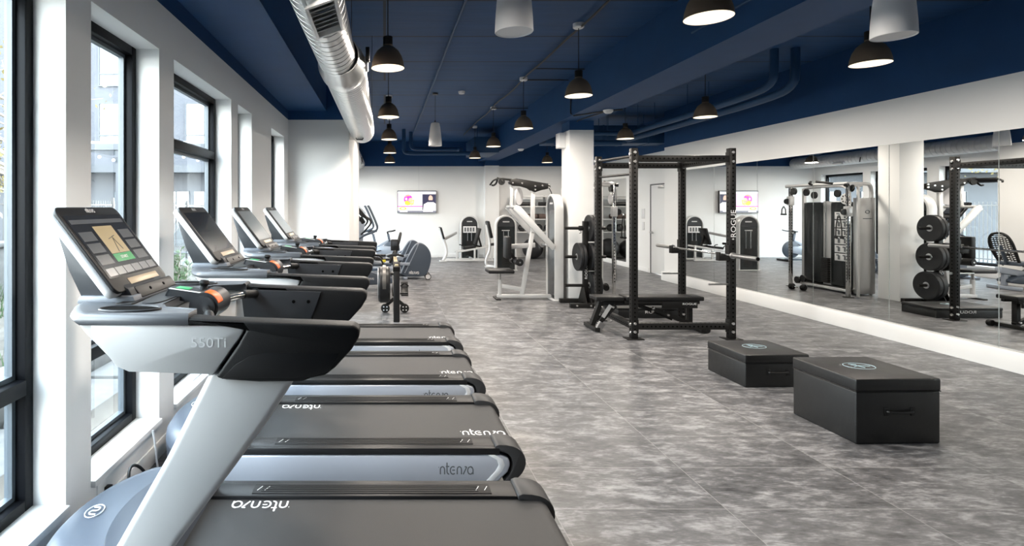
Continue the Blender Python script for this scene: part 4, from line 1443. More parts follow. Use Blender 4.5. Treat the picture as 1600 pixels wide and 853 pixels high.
b.tube([(3.62, 11.06, H - .06), (3.62, 10.9, H - .02), (3.66, 10.4, H - .02), (3.72, 10.0, H - .02), (3.80, 9.78, H - .10), (3.84, 9.72, H - .35)], .026, 12, smooth=2)
b.build('top_frame', 'silver', ft)
gp = MB(FO)
gp.tube([(3.92, 9.95, H + .01), (4.02, 9.98, H + .03), (4.10, 10.15, H + .06)], .022, 10, smooth=1)
gp.tube([(3.92, 10.45, H + .01), (4.02, 10.42, H + .03), (4.10, 10.28, H + .06)], .022, 10, smooth=1)
gp.build('pull_up_grip', 'rubber', ft)
MB(FO).cyl((4.02, 9.54, H - .03), (3.74, 9.60, H - .03), .028, seg=14).cyl((4.02, 9.54, H - .03), (4.09, 9.52, H - .03), .03, seg=14, m=1).build('top_arm', ['silver', 'black'], ft)
for (x, y, z) in ((3.98, 10.86, 1.90), (3.97, 9.55, 1.92), (3.66, 10.75, 1.82), (3.66, 10.95, 1.88), (3.66, 10.2, 1.84), (3.80, 10.86, .16), (3.82, 10.98, .12)):
    MB(FO).lathe([(0, -.016), (.07, -.016), (.062, 0), (.07, .016), (0, .016)], (x, y, z), 'X', 24).build('pulley', 'black', ft)
pd = MB(FO).lathe([(0, -.012), (.095, -.012), (.1, 0), (.095, .012), (0, .012)], (4.0, 9.62, 1.73), 'X', 28).build('drive_disc', 'silver_lt', ft)
hb = MB(FO)
for k in range(7):
    a = 2 * PI * k / 7
    hb.disc((4.0125, 9.62 + .06 * math.cos(a), 1.73 + .06 * math.sin(a)), (1, 0, 0), .016, 0, 12)
hb.build('disc_holes', 'hole', pd)


def strap(label, x, y, z, h):
    o = thing('rope_attachment', label, 'cable handle', (x, y, z))
    b = MB().tube([(0, -.02, 0), (0, -.06, -h * .5), (0, -.065, -h)], .009, 8, smooth=1).tube([(0, .02, 0), (0, .06, -h * .5), (0, .065, -h)], .009, 8, smooth=1)
    b.build('strap', 'rubber', o)
    for s in (-1, 1):
        MB().cyl((0, s * .065 - .03, -h), (0, s * .065 + .03, -h), .02, seg=12, bev=.004).build('grip', 'black', o)
    MB().lathe([(.0, .0), (.012, -.004), (.018, .02), (.012, .044), (0, .05)], seg=12).build('carabiner', 'chrome', o)
strap('black rope handle hanging from the near pulley of the cable machine', 4.185, 9.54, 1.43, .38)
o = thing('stirrup_attachment', 'grey stirrup handle on the far pulley of the cable machine, seen in mirror', 'cable handle', (4.14, 10.92, 1.60))
MB().tube([(0, 0, 0), (0, -.05, -.06), (0, -.055, -.15)], .010, 8).tube([(0, 0, 0), (0, .05, -.06), (0, .055, -.15)], .010, 8).build('strap', 'rubber', o)
MB().cyl((0, -.07, -.16), (0, .07, -.16), .018, seg=12, bev=.004).build('grip', 'grey_dark', o)
dumbbell('round headed black dumbbell on the floor by the cable machine base', 4.24, 10.42, R(-20))
# ================================================================== WEIGHT MACHINES AT THE BACK
def arch(w_, h, r_in=0.0, n=14):
    """outline of an arch-topped panel, centred on 0, from z=0."""
    hw = w_ / 2 - r_in
    zc = h - w_ / 2
    pts = [(-hw, 0.0)]
    for k in range(n + 1):
        a = PI - PI * k / n
        pts.append((hw * math.cos(a), zc + hw * math.sin(a)))
    pts.append((hw, 0.0))
    return pts


def stack_tower(parent, off, w_, h, d_, rz=0.0, name='weight_tower', txt=True):
    """arched selector tower, facing -Y before the turn rz."""
    mt = Matrix.Translation(Vector(off)) @ Matrix.Rotation(rz, 4, 'Z')
    def fin(t, nm, m, p):
        bmesh.ops.transform(t.bm, matrix=mt, verts=t.bm.verts)
        return t.build(nm, m, p, ang=45)
    o, i = arch(w_, h), arch(w_, h, .042)
    tw = fin(MB().prism(o + i[::-1], -d_ / 2, d_ / 2, bev=.010, bevall=False), name, 'silver_lt', parent)
    fin(MB().prism([(x, z) for x, z in arch(w_, h, .042)], -d_ * .32, d_ * .32), 'smoked_shroud', 'smoke_shroud', tw)
    hd = arch(w_, h, .046)
    zc = h - w_ / 2
    top = [(-(w_ / 2 - .046), zc - .02)] + [p for p in hd if p[1] > zc - .001] + [(w_ / 2 - .046, zc - .02)]
    fin(MB().prism(top, -d_ * .36, d_ * .36), 'head_panel', 'grey_dark', tw)
    fin(MB().prism(rrect(-.085, .085, zc + .085, zc + .115, .014), -d_ * .38, -d_ * .355), 'name_badge', 'silver_lt', tw)
    fin(MB().prism(rrect(-.085, .085, zc + .085, zc + .115, .014), d_ * .355, d_ * .38), 'name_badge', 'silver_lt', tw)
    if txt:
        t = MB()
        for k in range(6):
            t.box((-.10 + k * .033, -d_ * .335, zc - .13), (-.10 + k * .033 + .022, -d_ * .318, zc - .105))
        fin(t, 'front_lettering', 'pale_print', tw)
    t = MB()
    for k in range(16):
        t.box((-.10, -d_ * .335, .10 + k * .030), (.10, -d_ * .315, .10 + k * .030 + .024), .002)
    fin(t, 'weight_stack', 'black_metal', tw)
    t = MB().cyl((-.06, -d_ * .33, .55), (-.06, -d_ * .33, zc - .14), .008, seg=8).cyl((.06, -d_ * .33, .55), (.06, -d_ * .33, zc - .14), .008, seg=8)
    fin(t, 'guide_rods', 'steel', tw)
    fin(MB().box((-w_ / 2 - .015, -d_ / 2 - .03, 0), (w_ / 2 + .015, d_ / 2 + .03, .022), .006), 'foot', 'silver_lt', tw)
    return tw


# ---- lat machine in front of the column
lm = thing('pulldown_machine', 'white lever machine with black top arm standing left of the column', 'weight machine', (2.5, 9.4, 0))
LO = (-2.5, -9.4, 0)
YM = 9.4
stack_tower(lm, (2.935 - 2.5, 0, 0), .52, 1.81, .15, R(90))
MB(LO).bar((1.94, YM, .05), (2.87, YM, .05), .075, .06, bev=.012).build('base_beam', 'silver_lt', lm)
MB(LO).box((1.90, YM - .16, 0), (1.98, YM + .16, .022), .006).build('foot', 'black', lm)
b = MB(LO).cyl((1.99, YM, .05), (1.99, YM, .33), .034, seg=18); b.build('seat_post', 'silver_lt', lm)
MB(LO).cyl((1.99, YM, .33), (1.99, YM, .46), .022, seg=16).build('seat_stem', 'chrome', lm)
MB(LO).box((1.765, YM - .19, .455), (2.205, YM + .19, .515), .02, 3).build('seat_pad', 'pad', lm)
MB(LO).bar((2.02, YM, .225), (2.42, YM, .155), .05, .07, bev=.01).build('low_beam', 'silver_lt', lm)
MB(LO).bar((2.37, YM, .06), (2.555, YM, 1.16), .055, .075, (1, 0, 0), .014).build('strut', 'silver_lt', lm)
MB(LO).bar((2.555, YM, 1.12), (2.56, YM, 1.90), .055, .075, (1, 0, 0), .014).build('upper_post', 'silver_lt', lm)
for s in (-1, 1):
    b = MB(LO)
    y = YM + s * .30
    b.prism([(2.15, 1.55), (2.20, 1.625), (2.27, 1.60), (2.86, .93), (2.83, .87), (2.80, .865)], y - .016, y + .016, bev=.008)
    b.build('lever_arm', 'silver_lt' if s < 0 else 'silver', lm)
MB(LO).cyl((2.19, YM - .31, 1.59), (2.19, YM + .31, 1.59), .024, seg=14).build('lever_crossbar', 'silver_lt', lm)
MB(LO).cyl((2.80, YM - .31, .93), (2.80, YM + .31, .93), .022, seg=14).build('lever_axle', 'steel', lm)
MB(LO).bar((2.19, YM, 1.58), (2.19, YM, 1.99), .05, .055, (1, 0, 0), .01).build('front_post', 'silver_lt', lm)
ta = MB(LO).prism([(2.14, 2.02), (2.18, 2.065), (2.267, 2.078), (2.837, 1.985), (2.853, 1.925), (2.79, 1.895), (2.69, 1.875), (2.585, 1.838), (2.52, 1.87), (2.466, 1.91), (2.345, 1.945), (2.197, 1.953), (2.15, 1.985)], YM - .06, YM + .06, bev=.008).build('top_arm', 'black_metal', lm)
b = MB(LO)
for x, z in ((2.20, 2.0), (2.36, 1.995), (2.585, 1.945), (2.585, 1.885), (2.71, 1.955), (2.82, 1.975), (2.82, 1.925)):
    b.bolt((x, YM - .06, z), (0, -1, 0), .018, .01)
b.build('bolts', 'bolt', ta)
b = MB(LO).bar((1.94, YM, 2.085), (2.22, YM, 2.05), .035, .035, bev=.005); b.build('boom', 'black_metal', lm)
MB(LO).lathe([(0, -.014), (.055, -.014), (.046, 0), (.055, .014), (0, .014)], (2.015, YM - .03, 2.02), 'Y', 26).build('pulley', 'rubber', lm)
MB(LO).tube([(1.95, YM - .42, 2.0), (1.93, YM - .40, 2.03), (1.95, YM - .30, 2.07), (1.95, YM + .30, 2.07), (1.93, YM + .40, 2.03), (1.90, YM + .42, 1.98)], .015, 10, smooth=1).tube([(1.95, YM, 2.08), (1.93, YM - .02, 2.0), (1.88, YM - .03, 1.955), (1.84, YM - .03, 1.965)], .016, 10, smooth=1).build('pull_handle', 'rubber', lm)
b = MB().lathe([(0, -.012), (.15, -.012), (.15, .012), (0, .012)], seg=30)
bmesh.ops.transform(b.bm, matrix=Matrix.Translation((2.33 - 2.5, .05, 1.77)) @ Matrix.Rotation(R(-38), 4, 'Z') @ Matrix.Rotation(R(90), 4, 'Y'), verts=b.bm.verts)
b.build('cam_disc', 'spk_grille', lm)
MB(LO).tube([(2.84, YM, 1.92), (2.88, YM, 1.84), (2.90, YM, 1.76)], .008, 8).build('cable', 'cable', lm)
MB(LO).bar((2.14, YM, .90), (2.60, YM, .93), .05, .085, bev=.012).build('pad_beam', 'silver', lm)
MB(LO).box((2.075, YM - .14, .70), (2.165, YM + .14, 1.08), .022, 3).build('chest_pad', 'pad', lm)
b = MB(LO).bar((2.15, YM, .84), (2.26, YM, .66), .04, .05, (1, 0, 1), .006); b.build('roller_arm', 'black', lm)
for s in (-1, 1):
    ro = MB(LO).cyl((2.27, YM + s * .05, .655), (2.27, YM + s * .28, .655), .062, seg=26, bev=.015).build('thigh_roller', 'pad', lm)
    MB(LO).cyl((2.27, YM + s * .279, .655), (2.27, YM + s * .286, .655), .016, seg=14).build('roller_cap', 'bolt', ro)

# ---- middle tower with its seat
m2 = thing('leg_machine', 'arched dark selector machine behind the white lever machine, left of the column', 'weight machine', (3.04, 13.7, 0))
stack_tower(m2, (0, 0, 0), .53, 1.385, .22)
MO = (-3.04, -13.7, 0)
MB(MO).tube([(2.70, 14.4, 1.12), (2.745, 14.4, .87), (2.795, 14.4, .63), (2.78, 14.4, .43), (2.69, 14.4, .22), (2.68, 14.4, .10), (2.72, 14.4, .035)], .034, 12, smooth=2).build('curved_post', 'silver_lt', m2)
MB(MO).bar((2.715, 14.4, 1.22), (2.815, 14.4, .77), .30, .075, (1, 0, 0), .025).build('back_pad', 'pad', m2)
MB(MO).bar((2.72, 14.4, .04), (3.04, 13.78, .04), .07, .05, bev=.01).build('base_beam', 'silver_lt', m2)
MB(MO).box((2.66, 14.26, 0), (2.76, 14.54, .02), .005).build('foot', 'silver', m2)
MB(MO).bar((2.80, 14.4, .60), (3.16, 14.35, .62), .26, .06, (0, 0, 1), .02).build('seat_pad', 'pad', m2)
MB(MO).bar((3.06, 14.37, .59), (3.04, 13.80, .30), .05, .06, (0, 0, 1), .01).build('seat_beam', 'silver_lt', m2)

# ---- leg press by the far wall
lp = thing('leg_press', 'seated leg press with silver footplate arm against the far wall', 'weight machine', (2.5, 16.4, 0))
PO = (-2.5, -16.4, 0)
stack_tower(lp, (.115, .42, 0), .57, 1.33, .20)
cp_ = MB().box((-.20 + .115, .42 - .083, .80), (.20 + .115, .42 - .077, 1.0), .002).build('instruction_card', 'pale_print', lp)
b = MB()
for k in range(4):
    b.box((-.16 + k * .085 + .115, .335, .84), (-.11 + k * .085 + .115, .3375, .96))
b.build('card_drawings', 'grey_print', cp_)
b = MB(PO)
b.tube([(1.60, 15.85, .985), (1.69, 15.85, .725), (1.78, 15.85, .464), (1.82, 15.85, .279), (1.76, 15.85, .12), (1.70, 15.85, .04)], .042, 12, smooth=2)
b.build('foot_arm', 'silver_lt', lp)
MB(PO).bar((1.625, 15.95, 1.0), (1.72, 15.95, .66), .50, .05, (1, 0, 0), .012).build('foot_plate', 'black_tex', lp)
MB(PO).box((1.60, 15.72, 0), (1.80, 15.98, .03), .008).build('foot', 'silver', lp)
MB(PO).bar((1.76, 15.9, .66), (2.20, 16.68, .80), .06, .075, bev=.012).build('link_beam', 'silver', lp)
MB(PO).bar((2.79, 16.0, .97), (2.655, 16.0, .49), .36, .07, (1, 0, 0), .022).build('back_pad', 'pad', lp)
MB(PO).bar((2.28, 16.0, .385), (2.66, 16.0, .43), .36, .07, (0, 0, 1), .022).build('seat_pad', 'pad', lp)
b = MB(PO).bar((2.66, 16.0, .46), (2.86, 16.0, .42), .05, .05, bev=.008).bar((2.74, 16.0, .80), (2.84, 16.0, .43), .04, .05, (1, 0, 0), .006); b.build('seat_carriage', 'black_metal', lp)
for y in (15.84, 16.16):
    MB(PO).bar((2.08, y, .275), (3.14, y, .455), .04, .05, bev=.008).build('slide_rail', 'silver_lt', lp)
for y in (15.80, 16.20):
    MB(PO).bar((1.75, y, .04), (3.16, y, .04), .055, .05, bev=.008).build('base_beam', 'silver_lt', lp)
for x, z in ((2.10, .28), (2.62, .36), (3.12, .45)):
    MB(PO).bar((x, 15.82, .06), (x, 15.82, z), .04, .05, (1, 0, 0), .006).build('stanchion', 'silver_lt', lp)
MB(PO).bar((2.62, 15.80, .04), (2.62, 16.75, .04), .055, .05, bev=.008).build('base_beam', 'silver_lt', lp)
b = MB(PO)
for y in (15.78, 16.22):
    b.tube([(2.34, y, .36), (2.30, y, .46), (2.22, y, .47)], .014, 8, smooth=1)
b.build('grab_handle', 'black', lp)

# ---- storage rack with balls and rollers
sx0, sx1, sy0, sy1 = 3.95, 6.25, 16.50, 17.05
rack = thing('storage_rack', 'steel storage rack of shelves holding balls and rollers against the far wall', 'shelf rack', (5.1, 16.78, 0))
SO = (-5.1, -16.78, 0)
for x in (sx0, 5.0, sx1):
    for y in (sy0, sy1):
        MB(SO).box((x - .025, y - .025, 0), (x + .025, y + .025, 1.95), .004).build('upright', 'silver', rack)
SZ = (.84, 1.23, 1.62, 1.93)
for z in SZ:
    MB(SO).box((sx0 + .026, sy0 + .026, z - .03), (sx1 - .026, sy1 - .026, z), .004).build('shelf', 'silver_lt', rack)
BL = ['black stability ball under the rack, left of the lever machine tower', 'black stability ball under the rack, middle one of three', 'big black stability ball under the rack, seen in the door bay mirror']
for (x, r_), lb in zip(((4.56, .315), (5.30, .295), (5.92, .315)), BL):
    o = MB().sphere((0, 0, 0), r_, seg=36, rings=22).build('stability_ball', 'ball'); o.location = (x, 16.76, r_ + .001)
    tag(o, lb, 'exercise ball', 'stability balls under the storage rack')
for k, x in enumerate((4.22, 4.48, 4.74, 5.02, 5.32, 5.60, 5.88)):
    o = MB().sphere((0, 0, 0), .115, seg=24, rings=14).build('medicine_ball', 'ball'); o.location = (x, 16.74, .957)
    tag(o, 'black medicine ball on the lowest shelf of the storage rack', 'medicine ball', 'medicine balls on the lowest rack shelf')
for k, x in enumerate((4.36, 4.98, 5.55)):
    o = MB().cyl((-.28, 0, 0), (.28, 0, 0), .075, seg=20, bev=.01).build('foam_roller', 'brown_foam'); o.location = (x + .02, 16.66, 1.3065)
    tag(o, 'dark brown foam roller in the front line on the second rack shelf', 'foam roller', 'foam rollers on the second rack shelf')
for k, x in enumerate((4.36, 4.98, 5.55)):
    o = MB().cyl((-.28, 0, 0), (.28, 0, 0), .075, seg=20, bev=.01).build('foam_roller', 'brown_foam'); o.location = (x + .02, 16.86, 1.3065)
    tag(o, 'dark brown foam roller in the rear line on the second rack shelf', 'foam roller', 'rear foam rollers on the second rack shelf')
for k, x in enumerate((4.35, 5.0, 5.6)):
    o = MB().tube([(-.27, 0, 0), (.27, 0, 0)], .062, 18).build('exercise_mat', 'black'); o.location = (x, 16.72, 1.683)
    tag(o, 'rolled black mat lying on the third rack shelf', 'mat', 'rolled mats on the third rack shelf')
o = MB().box((-.02, -.15, 0), (.02, .15, .55), .01).build('exercise_mat', 'maroon'); o.location = (3.895, 16.75, .72)
tag(o, 'folded maroon mat hung on the left end of the storage rack', 'mat')
MB().tube([(.0, 0, .55), (.012, 0, .60), (.03, 0, .62)], .006, 6).build('hanging_loop', 'black', o)

# ---- television
tv = thing('television', 'wall mounted flat television showing a helmet and a presenter', 'television', (1.015, 17.13, 1.755))
hw_, hh_ = .615, .352
MB().box((-hw_, -.03, -hh_), (hw_, .025, hh_), .006).build('tv_casing', 'black', tv)
MB().box((-.2, .025, -.18), (.2, .07, .18), .004).build('wall_bracket', 'black_metal', tv)
M['tv_white'] = mat('tv_white', (.5, .5, .5, 1), .3, emit=.55, ecol=(1.0, .96, .98, 1))
M['tv_navy'] = mat('tv_navy', (.02, .02, .04, 1), .3, emit=.6, ecol=(.02, .02, .06, 1))
M['tv_purple'] = mat('tv_purple', (.2, .02, .2, 1), .3, emit=.8, ecol=(.55, .03, .45, 1))
M['tv_orange'] = mat('tv_orange', (.4, .2, .02, 1), .3, emit=.9, ecol=(1.0, .50, .05, 1))
M['tv_pink'] = mat('tv_pink', (.4, .05, .2, 1), .3, emit=.8, ecol=(.95, .05, .35, 1))
M['tv_lilac'] = mat('tv_lilac', (.4, .3, .4, 1), .3, emit=.5, ecol=(1.0, .70, .93, 1))
M['tv_skin'] = mat('tv_skin', (.3, .2, .15, 1), .3, emit=.7, ecol=(.75, .48, .38, 1))
M['tv_grey'] = mat('tv_grey', (.1, .1, .12, 1), .3, emit=.7, ecol=(.12, .13, .17, 1))
W2, H2 = .600, .337
SC = MB().box((-W2, -.0325, -H2), (W2, -.0295, H2)).build('tv_screen', 'tv_white', tv, smooth=False)
def tvp(name, pts, m, d=1):
    cx = lambda p: ((p[0] - 736) / 196 * W2, (304.5 - p[1]) / 107.5 * H2)
    MB().prism([cx(p) for p in pts][::-1], -.0325 - .0008 * d, -.0322, 'XZ').build(name, m, SC, smooth=False)
el = lambda cx, cy, rx, ry, a0=0, a1=360, n=20: [(cx + rx * math.cos(R(a0 + (a1 - a0) * k / n)), cy + ry * math.sin(R(a0 + (a1 - a0) * k / n))) for k in range(n + (0 if a1 - a0 == 360 else 1))]
tvp('backdrop', [(540, 222), (790, 222), (790, 348), (540, 348)], 'tv_lilac')
tvp('helmet_shell', el(646, 280, 44, 47), 'tv_purple', 2)
tvp('helmet_cheek', [(610, 300), (640, 292), (664, 310), (668, 334), (640, 340), (614, 330)], 'tv_orange', 3)
tvp('helmet_opening', [(656, 268), (690, 262), (692, 300), (684, 334), (668, 330), (664, 304), (646, 290)], 'tv_skin', 3)
tvp('mask_bar', [(664, 296), (708, 286), (708, 292), (664, 303)], 'tv_orange', 4)
tvp('mask_bar', [(666, 318), (702, 316), (700, 323), (666, 325)], 'tv_orange', 4)
tvp('mask_bar', [(700, 284), (708, 284), (700, 330), (674, 342), (670, 336), (692, 326)], 'tv_orange', 4)
tvp('helmet_stripe', [(618, 250), (640, 236), (668, 240), (664, 247), (640, 244), (622, 257)], 'tv_orange', 3)
tvp('helmet_badge', el(626, 276, 11, 12), 'tv_white', 3)
tvp('caption_band', [(540, 347), (792, 347), (792, 355), (540, 355)], 'tv_pink', 2)
tvp('small_helmet', el(592, 372, 36, 16), 'tv_orange', 2)
tvp('small_helmet_band', el(592, 372, 20, 8), 'tv_white', 3)
tvp('portrait_backdrop', [(792, 228), (931, 228), (931, 388), (792, 388)], 'tv_navy', 1)
tvp('portrait_shirt', [(800, 388), (806, 330), (845, 308), (905, 308), (931, 325), (931, 388)], 'tv_white', 2)
tvp('portrait_face', el(876, 272, 22, 33), 'tv_skin', 3)
tvp('portrait_beard', el(876, 288, 20, 18, 0, 180), 'tv_navy', 4)
tvp('ticker_bar', [(540, 394), (931, 394), (931, 411), (540, 411)], 'tv_grey', 3)
tvp('ticker_block', [(560, 397), (640, 397), (640, 407), (560, 407)], 'tv_white', 4)
tvp('ticker_block', [(800, 392), (900, 392), (900, 405), (800, 405)], 'tv_white', 4)
tvp('top_bar', [(540, 197), (931, 197), (931, 203), (540, 203)], 'tv_grey', 2)

# ================================================================== CARDIO BEHIND THE TREADMILLS
# ---- rowing machine seen from its end
rw = thing('rowing_machine', 'black rowing machine seen end on, behind the last treadmill', 'rowing machine', (.155, 8.4, 0))
WO = (-.155, -8.4, 0)
MB(WO).bar((.165, 7.52, .0), (.165, 7.56, .74), .085, .085, (0, 1, 0), .008).build('rail_leg', 'black', rw)
MB(WO).bar((.165, 7.50, .76), (.155, 8.15, .82), .05, .06, (0, 0, 1), .008).build('chain_guide', 'wood_tan', rw)
MB(WO).bar((.165, 7.5, .72), (.165, 7.62, .79), .10, .09, (0, 0, 1), .01).build('rail_end', 'black_metal', rw)
MB(WO).bar((.16, 7.6, .30), (.16, 9.75, .40), .06, .10, (0, 0, 1), .008).build('seat_rail', 'steel', rw)
M['band_grey'] = mat('flywheel_band', (.12, .11, .10, 1), .4, .4)
fl = MB(WO).lathe([(0, -.085), (.24, -.085), (.262, -.06), (.262, .06), (.24, .085), (0, .085)], (-.005, 7.98, .45), 'X', 40).build('flywheel_case', 'black', rw)
MB(WO).lathe([(.258, -.028), (.265, -.024), (.265, .024), (.258, .028)], (-.005, 7.98, .47), 'X', 40).build('vent_band', 'band_grey', fl)
MB(WO).lathe([(.0, -.006), (.22, -.006), (.22, .006), (0, .006)], (-.095, 7.98, .47), 'X', 36).build('fan_screen', 'silver', fl)
b = MB(WO).bar((.155, 8.1, .80), (.155, 8.2, .98), .04, .04, (0, 1, 0), .006); b.build('monitor_arm', 'black', rw)
mo = MB(WO).box((.09, 8.15, .93), (.215, 8.20, 1.10), .015).build('monitor', 'black', rw)
MB(WO).box((.115, 8.146, 1.0), (.19, 8.151, 1.07), .002).build('monitor_display', 'grey_dark', mo)
b = MB(WO).tube([(.04, 8.02, .86), (.10, 8.0, .88), (.16, 7.99, .885), (.22, 8.0, .88), (.28, 8.02, .86)], .016, 10, smooth=1); b.build('pull_handle', 'rubber', rw)
for s in (-1, 1):
    f_ = MB(WO).bar((.155 + s * .15, 8.25, .24), (.155 + s * .15, 8.45, .42), .11, .03, (0, -1, 1), .008).build('foot_rest', 'black', rw)
    MB(WO).tube([(.155 + s * .15 - .06, 8.36, .37), (.155 + s * .15, 8.33, .43), (.155 + s * .15 + .06, 8.36, .37)], .012, 8, smooth=1).build('foot_strap', 'rubber', f_)
    MB(WO).bar((.155 + s * .02, 8.22, .20), (.155 + s * .145, 8.18, .10), .05, .06, (0, 1, 0), .006).build('front_leg', 'black', rw)
    wl = MB(WO).lathe([(0, -.03), (.055, -.03), (.066, -.018), (.066, .018), (.055, .03), (0, .03)], (.155 + s * .145, 8.18, .066), 'Y', 26).build('wheel', 'rubber', rw)
    hb = MB(WO)
    for k in range(4):
        a = PI / 4 + PI / 2 * k
        hb.disc((.155 + s * .145 + .034 * math.cos(a), 8.149, .066 + .034 * math.sin(a)), (0, -1, 0), .011, 0, 10)
    hb.build('wheel_holes', 'spk_grille', wl)
MB(WO).box((.09, 9.0, .455), (.23, 9.24, .50), .018).build('seat', 'pad', rw)
MB(WO).bar((.16, 9.72, .36), (.16, 9.72, .0), .05, .06, (0, 1, 0), .006).build('rear_leg', 'black', rw)
b = MB(WO).bar((.24, 8.1, .30), (.34, 8.05, .31), .06, .03, (0, 0, 1), .008); b.build('damper_lever', 'black', rw)

# ---- recumbent bike, facing the windows
rb = thing('recumbent_bike', 'slate recumbent bike with mesh seat back, behind the rowing machine', 'exercise bike', (-.15, 10.5, 0))
BO2 = (.15, -10.5, 0)
ol = [(.34, 1.10), (.30, 1.12), (.24, 1.08), (.08, .60), (.07, .54), (.11, .53), (.15, .56)]
mb_ = MB(BO2)
fr_ = []
# seat back: hoop with woven mesh, leaning back towards +X
def sb(u, v):       # u across, v up the back
    return (.10 + .21 * v + .03 * math.sin(v * PI), 10.5 + u, .53 + .56 * v)
hoop = [sb(-.17, 0), sb(-.20, .35), sb(-.20, .70), sb(-.13, .95), sb(0, 1.0), sb(.13, .95), sb(.20, .70), sb(.20, .35), sb(.17, 0)]
MB(BO2).tube(hoop, .024, 10, smooth=2).build('back_frame', 'black', rb)
net = MB(BO2)
for k in range(13):
    v = .06 + k * .068
    hw = .185 if v < .72 else .185 * math.sqrt(max(.05, 1 - ((v - .72) / .30) ** 2))
    net.tube([sb(-hw, v), sb(0, v + .035), sb(hw, v)], .010, 6, smooth=1)
for k in range(-3, 4):
    u = k * .052
    net.tube([sb(u, .03), sb(u, .5), sb(u, .9 - abs(k) * .04)], .007, 6)
net.build('mesh_back', 'black', rb)
MB(BO2).box((-.30, 10.30, .46), (.13, 10.70, .535), .03, 3).build('seat_cushion', 'slate', rb)
MB(BO2).bar((.14, 10.5, .48), (.27, 10.5, .85), .04, .05, (1, 0, 0), .01).build('back_support', 'slate', rb)
MB(BO2).bar((-.55, 10.5, .22), (.32, 10.5, .38), .12, .12, (0, 0, 1), .02).build('seat_rail', 'slate_lt', rb)
hs = [(-1.02, .14), (-1.05, .45), (-.98, .70), (-.84, .84), (-.68, .84), (-.55, .68), (-.42, .42), (-.20, .30), (.20, .22), (.20, .12), (-.5, .09)]
h_ = MB(BO2).prism(rounded(hs, 1), 10.36, 10.64, bev=.035, seg=3).build('drive_housing', 'slate', rb, ang=50)
brand_word('housing_lettering', .05, frame_mtx((-.28 + .15, 10.358 - 10.5, .22), (1, 0, .0), (0, 0, 1)), 'pale_print', h_, 1.2)
MB(BO2).bar((-.78, 10.5, .80), (-.86, 10.5, 1.10), .06, .05, (1, 0, 0), .01).build('console_mast', 'slate', rb)
c_ = MB(BO2).bar((-.93, 10.5, 1.30), (-.80, 10.5, 1.02), .36, .04, (1, 0, 0), .012).build('console', 'black', rb)
for s in (-1, 1):
    MB(BO2).tube([(-.05, 10.5 + s * .22, .44), (-.02, 10.5 + s * .28, .50), (-.08, 10.5 + s * .28, .63), (-.22, 10.5 + s * .27, .64)], .018, 10, smooth=2).build('side_grip', 'black', rb)
    MB(BO2).bar((-.66, 10.5 + s * .16, .42), (-.66 + s * .12, 10.5 + s * .18, .36 + s * .05), .025, .04, (0, 1, 0), .004).box((-.66 + s * .12 - .05, 10.5 + s * .24 - .05, .345 + s * .05), (-.66 + s * .12 + .05, 10.5 + s * .24 + .05, .375 + s * .05), .008).build('pedal', 'black', rb)
MB(BO2).box((.14, 10.22, .0), (.24, 10.78, .07), .02).build('foot_bar', 'slate_lt', rb)
MB(BO2).box((-1.0, 10.22, .0), (-.90, 10.78, .07), .02).build('foot_bar', 'slate_lt', rb)
MB(BO2).bar((-.06, 10.28, .56), (.02, 10.28, .57), .02, .05, (0, 0, 1), .006).build('adjusting_lever', 'yellow', rb)
MB(BO2).bar((.19, 10.5, .08), (.19, 10.5, .30), .07, .08, (1, 0, 0), .012).build('rear_leg', 'slate_lt', rb)


